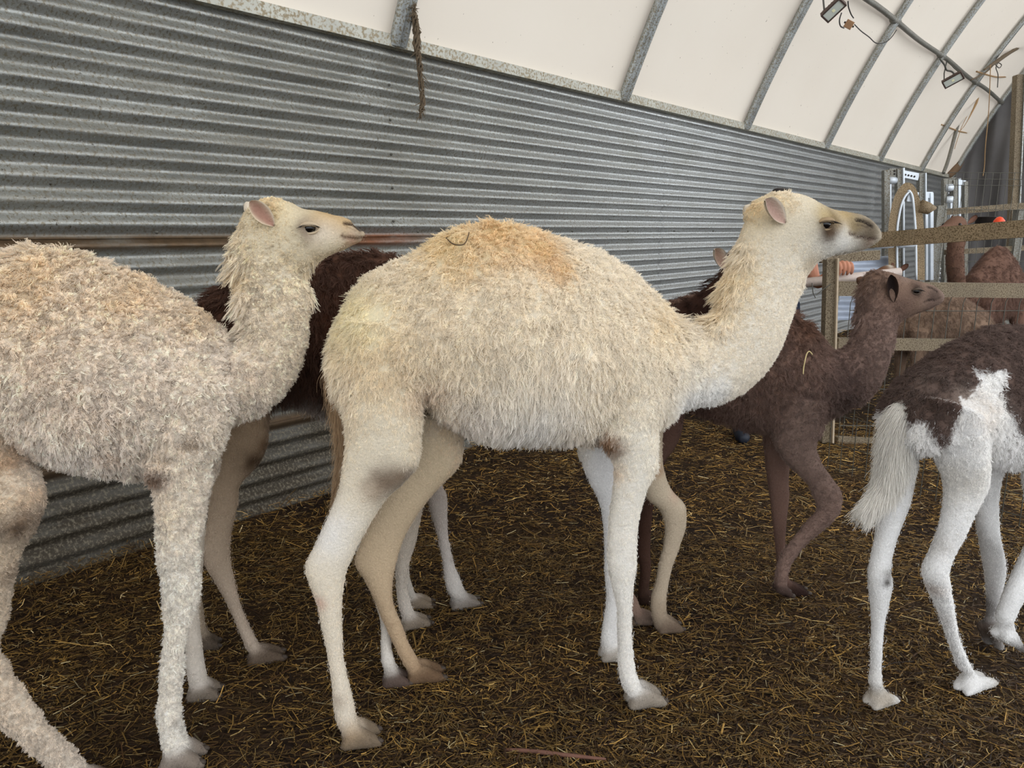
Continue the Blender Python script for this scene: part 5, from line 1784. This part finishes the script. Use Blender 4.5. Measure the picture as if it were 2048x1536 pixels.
    cab('twine', [(1940, 222), (1925, 250), (1916, 275), (1909, 298)], .40, .005, 'thin dangling twine crossing the dark brace', M_TAN, 'twine')
    cab('wire_tangle', [(1990, 128), (1998, 136), (2003, 130), (1996, 126), (1992, 136), (1996, 150), (1995, 175)], 1.0, .007, 'small rusty wire tangle hanging near the end hoop', M_WIRE, 'wire')


fences()

m = MB()
P = [ground(1008, 1499, .014), ground(1070, 1503, .018), ground(1140, 1511, .016), ground(1212, 1518, .014)]
m.tube(catmull(np.array(P), 4), [.004, .0055, .006, .0065, .006, .007, .0065, .006, .0065, .006, .005, .0045, .003], 7)
tag(m.build('stick', plain('reddish_stick', srgb('5c3d30'), .8, 0, .4, 50), None, True), 'thin reddish brown stick lying in the straw at the bottom edge', 'stick')


# ------------------------------------------------------------------ the person leaning on the pale pipe
def person():
    base = np.array([1.955, 5.62, 0.0])
    r = tag(empty('person', base), 'person in navy trousers behind the centre calf, hand resting on a pale pipe', 'person')
    skin = plain('tanned_skin', srgb('b37a5f'), .6, 0, .12, 40)
    shirt = plain('dark_shirt', srgb('3d3a44'), .85, 0, .2, 60)
    jeans = plain('navy_cloth', srgb('1d2538'), .85, 0, .2, 80)
    boot = plain('navy_boot', srgb('0f1522'), .6)
    hair = plain('dark_hair', srgb('1d1613'), .8)
    V, F = [], []
    lg = lambda q: 0.17 if q < 0 else 0.0
    def lim(pts, rad, n=12, sx=1.0):
        m = MB(); P = catmull(np.array(pts, float), 4)
        R = np.interp(np.linspace(0, 1, len(P)), np.linspace(0, 1, len(rad)), rad)
        m.tube(P, R, n)
        b = len(V); V.extend(m.v); F.extend(tuple(i + b for i in q) for q in m.f)
    def b(x, y, z):
        return base + np.array([x, y, z])
    hand = at(1681, 545, 5.36)
    sh = b(.17, -.02, 1.40)
    el = (sh + hand) / 2 + np.array([0.0, .06, -.20])
    # torso, neck, head, arms, legs as one skin
    lim([b(0, 0, .88), b(0, 0, 1.0), b(0, 0, 1.2), b(0, 0, 1.38), b(0, 0, 1.45)], [.15, .15, .165, .17, .08])
    lim([b(0, 0, 1.42), b(0, -.015, 1.52)], [.058, .056])
    lim([b(0, -.02, 1.50), b(0, -.03, 1.56), b(0, -.02, 1.63), b(0, -.01, 1.70), b(0, -.01, 1.735)], [.05, .075, .085, .075, .03])
    lim([b(0, -.10, 1.62), b(0, -.125, 1.59), b(0, -.105, 1.575)], [.012, .02, .012])
    for s in (-1, 1):
        lim([b(s * .083, -.01, 1.64), b(s * .095, 0, 1.61), b(s * .083, 0, 1.58)], [.012, .016, .01])
    lim([sh, (sh + el) / 2, el, (el + hand) / 2, hand + np.array([-.03, .0, .02])], [.062, .055, .045, .042, .03])
    lim([b(-.17, 0, 1.40), b(-.24, 0, 1.25), b(-.26, -.02, 1.08), b(-.22, -.14, .95), b(-.16, -.22, .9)], [.062, .055, .045, .04, .03])
    for s in (-1, 1):
        lim([b(s * .09, 0, .92), b(s * .11 - lg(s) * .3, -.01, .7), b(s * .12 - lg(s) * .6, -.02 - lg(s) * 1.5, .48), b(s * .13 - lg(s) * .85, .01 - lg(s) * 2.1, .28), b(s * .14 - lg(s), .02 - lg(s) * 2.5, .08)], [.09, .085, .062, .058, .045])
    # hand: palm on the pipe, four fingers folded over it, thumb along it
    lim([hand + np.array([-.06, .03, .01]), hand + np.array([-.02, .012, .036]), hand + np.array([.03, .0, .042])], [.03, .034, .026])
    for k in range(4):
        o = hand + np.array([-.044 + k * .0285, -.012, .062 - .006 * abs(k - 1.3)])
        ln = (.92, 1.0, .96, .8)[k]
        lim([o, o + np.array([.003, -.034, .016]), o + np.array([.008, -.060, -.012 * ln]), o + np.array([.008, -.058, -.055 * ln]), o + np.array([.006, -.044, -.076 * ln])], [.0115, .0125, .0120, .0112, .007], 8)
    o = hand + np.array([-.05, -.02, .01])
    lim([o, o + np.array([-.006, -.03, -.012]), o + np.array([.010, -.048, -.030])], [.014, .012, .009], 8)
    lim([b(-.16, -.22, .9), b(-.15, -.27, .88), b(-.15, -.3, .84)], [.03, .036, .022])
    me = fuse('body', V, F, .0055, 1)
    me.transform(__import__('mathutils').Matrix.Translation(-Vector(base)))
    me.materials.clear(); me.materials.append(skin)
    me.polygons.foreach_set('use_smooth', [True] * len(me.polygons))
    o = bpy.data.objects.new('body', me); COL.objects.link(o); o.parent = r
    def cloth(name, pieces, mat, vox=.012):
        V.clear(); F.clear()
        for p, rd in pieces:
            lim(p, rd, 14)
        m2 = fuse(name, V, F, vox, 2)
        m2.transform(__import__('mathutils').Matrix.Translation(-Vector(base)))
        m2.materials.clear(); m2.materials.append(mat)
        m2.polygons.foreach_set('use_smooth', [True] * len(m2.polygons))
        q = bpy.data.objects.new(name, m2); COL.objects.link(q); q.parent = r
    cloth('shirt', [([b(0, 0, .86), b(0, 0, 1.0), b(0, 0, 1.2), b(0, 0, 1.38), b(0, 0, 1.455)], [.17, .17, .182, .188, .085]), ([sh, (sh + el) / 2], [.085, .075]), ([b(-.17, 0, 1.4), b(-.24, 0, 1.25)], [.085, .075])], shirt)
    cloth('trousers', [([b(0, 0, .98), b(0, 0, .86)], [.165, .16])] + [([b(s * .09, 0, .92), b(s * .11 - lg(s) * .3, -.01, .7), b(s * .12 - lg(s) * .6, -.02 - lg(s) * 1.5, .48), b(s * .13 - lg(s) * .85, .01 - lg(s) * 2.1, .28), b(s * .14 - lg(s), .02 - lg(s) * 2.5, .1)], [.105, .1, .08, .075, .07]) for s in (-1, 1)], jeans)
    for s in (-1, 1):
        q, yo = s * .14 - lg(s), lg(s) * 2.5
        cloth('boot', [([b(q, .03 - yo, .20), b(q, .02 - yo, .06)], [.065, .06]), ([b(q, .05 - yo, .045), b(q - .02, -.05 - yo, .05), b(q - .04, -.16 - yo, .035), b(q - .05, -.21 - yo, .03)], [.05, .055, .05, .025])], boot)
    cloth('hair', [([b(0, .01, 1.60), b(0, 0, 1.68), b(0, -.01, 1.745)], [.088, .095, .05])], hair)
    for s in (-1, 1):
        m = MB(); m.ball(b(s * .032, -.098, 1.625), .011, 8, 6); m.build('eye', M_EYE, r, True)
    m = MB(); m.tube([b(-.025, -.105, 1.555), b(0, -.112, 1.553), b(.025, -.105, 1.555)], .006, 6); m.build('mouth', plain('lips', srgb('8a4a42'), .6), r, True)


person()
# ------------------------------------------------------------------ build
CALVES = [centre_camel(), left_camel(), behind_left(), behind_centre(), brown_calf(), piebald_calf()]
# ------------------------------------------------------------------ camels beyond the fence
def far_camel(p0, deg, k, label, col, head_up, seed, neckcol=None, lean=0.0, strands=20000):
    c = Camel('camel', p0, deg, label, 0.011, seed)
    nc = neckcol or col
    def st(l, zt, zb, hw, o=0.0):
        return (l * k, zt * k, l * k, zb * k, hw * k, o)
    c.loft([st(-.46, .96, .86, .04), st(-.40, 1.06, .72, .11), st(-.25, 1.14, .68, .16), st(-.08, 1.26, .66, .18), st(.06, 1.32, .64, .185), st(.2, 1.24, .64, .18), st(.34, 1.14, .66, .16), st(.46, 1.08, .72, .12)], n=22, taper=.35, fur=(.03, .5, .55), c0=col, px=False)
    hz, hl = head_up
    c.loft([st(.38, 1.06, .72, .11), st(.52, 1.0, .80, .085), st(.66, 1.0, .86, .07), (k * .76, k * (hz - .22), k * .86, k * (hz - .36), .062 * k, lean * .6), (k * (hl - .06), k * (hz - .02), k * (hl + .08), k * (hz - .14), .062 * k, lean), (k * (hl - .02), k * (hz + .03), k * (hl + .1), k * (hz - .12), .06 * k, lean)], n=16, fur=(.014, .5, .5), c0=nc, px=False)
    c.loft([(k * (hl - .05), k * (hz + .01), k * (hl + .08), k * (hz - .14), .066 * k, lean), (k * (hl + .02), k * (hz + .06), k * (hl + .1), k * (hz - .12), .074 * k, lean), (k * (hl + .1), k * (hz + .05), k * (hl + .15), k * (hz - .11), .07 * k, lean), (k * (hl + .2), k * (hz + .0), k * (hl + .22), k * (hz - .10), .05 * k, lean), (k * (hl + .3), k * (hz - .02), k * (hl + .3), k * (hz - .11), .042 * k, lean), (k * (hl + .35), k * (hz - .05), k * (hl + .34), k * (hz - .1), .022 * k, lean)], n=16, fur=HEADW, c0=nc, px=False)
    for (x, o) in ((-.3, -.1), (-.3, .1)):
        c.loft([st(x + .17, .95, .95, 0)[:2] + (k * (x - .12), k * .95, .07 * k, o), (k * (x + .17), k * .72, k * (x - .08), k * .76, .06 * k, o), (k * (x + .05), k * .52, k * (x - .1), k * .54, .04 * k, o), (k * (x - .0), k * .40, k * (x - .11), k * .41, .036 * k, o), (k * (x + .02), k * .2, k * (x - .04), k * .2, .027 * k, o), (k * (x + .05), k * .06, k * (x - .03), k * .06, .03 * k, o)], fur=LEGW, c0=col, px=False)
        c.foot((k * (x - .02), 0), (k * (x + .12), 0), o, .05 * k, .03 * k, col='4f3d33', px=False)
    for (x, o) in ((.36, -.1), (.36, .1)):
        c.loft([(k * (x + .12), k * .92, k * (x - .12), k * .9, .06 * k, o), (k * (x + .08), k * .68, k * (x - .07), k * .68, .045 * k, o), (k * (x + .05), k * .42, k * (x - .05), k * .42, .038 * k, o), (k * (x + .03), k * .2, k * (x - .03), k * .2, .027 * k, o), (k * (x + .04), k * .06, k * (x - .04), k * .06, .03 * k, o)], fur=LEGW, c0=col, px=False)
        c.foot((k * (x - .03), 0), (k * (x + .11), 0), o, .05 * k, .03 * k, col='4f3d33', px=False)
    return c, hz * k, hl * k


def lear(c, l, z, o, sd, ln, wide, col, inner):
    """ear placed in camel space"""
    B = c.world(np.array([l, o + sd * .055, z]))
    T = c.world(np.array([l - ln * .55, o + sd * (.055 + ln * .45), z + ln * .7]))
    fc = np.array([*(c.la * sd), 0.0]) + .8 * np.array([*c.dr, 0.])
    c.ear_at(B, T, wide, fc, col, inner)


def far_herd():
    c, hz, hl = far_camel((4.24, 6.6), 215, 1.0, 'brown camel standing behind the ochre rail at right, its head turned left', '76594b', (1.50, .80), 71, '7a5c4c')
    c.finish(60000, 3, .5, .3, .2)
    lear(c, hl - .01, hz + .0, 0, -1, .09, .05, srgb('5c4234'), srgb('7a5a4c'))
    lear(c, hl - .01, hz + .0, 0, 1, .09, .05, srgb('5c4234'), srgb('7a5a4c'))
    for sd in (-1, 1):
        m = MB(); m.ball(c.world(np.array([hl + .13, sd * .062, hz - .01])), .014, 10, 7); m.build('eye', M_EYE, c.root, True)
    c, hz, hl = far_camel((3.35, 5.75), 186, .78, 'fawn calf with a white spot on its crown behind the mesh of the pen fence', '8a725f', (1.47, .62), 72, '7d5c46')
    q = c.L(1779, 544, 0)
    c.blobs.append((np.array([hl + .04, hz + .05]), .025, srgb('e0d8c8'), .9, 1.0, 1))
    c.finish(45000, 3, .5, .3, .2)
    lear(c, hl - .01, hz + .0, 0, -1, .08, .045, srgb('5c4234'), srgb('7a5a4c'))
    lear(c, hl - .01, hz + .0, 0, 1, .08, .045, srgb('5c4234'), srgb('7a5a4c'))
    for sd in (-1, 1):
        m = MB(); m.ball(c.world(np.array([hl + .10, sd * .05, hz - .01])), .012, 10, 7); m.build('eye', M_EYE, c.root, True)


far_herd()
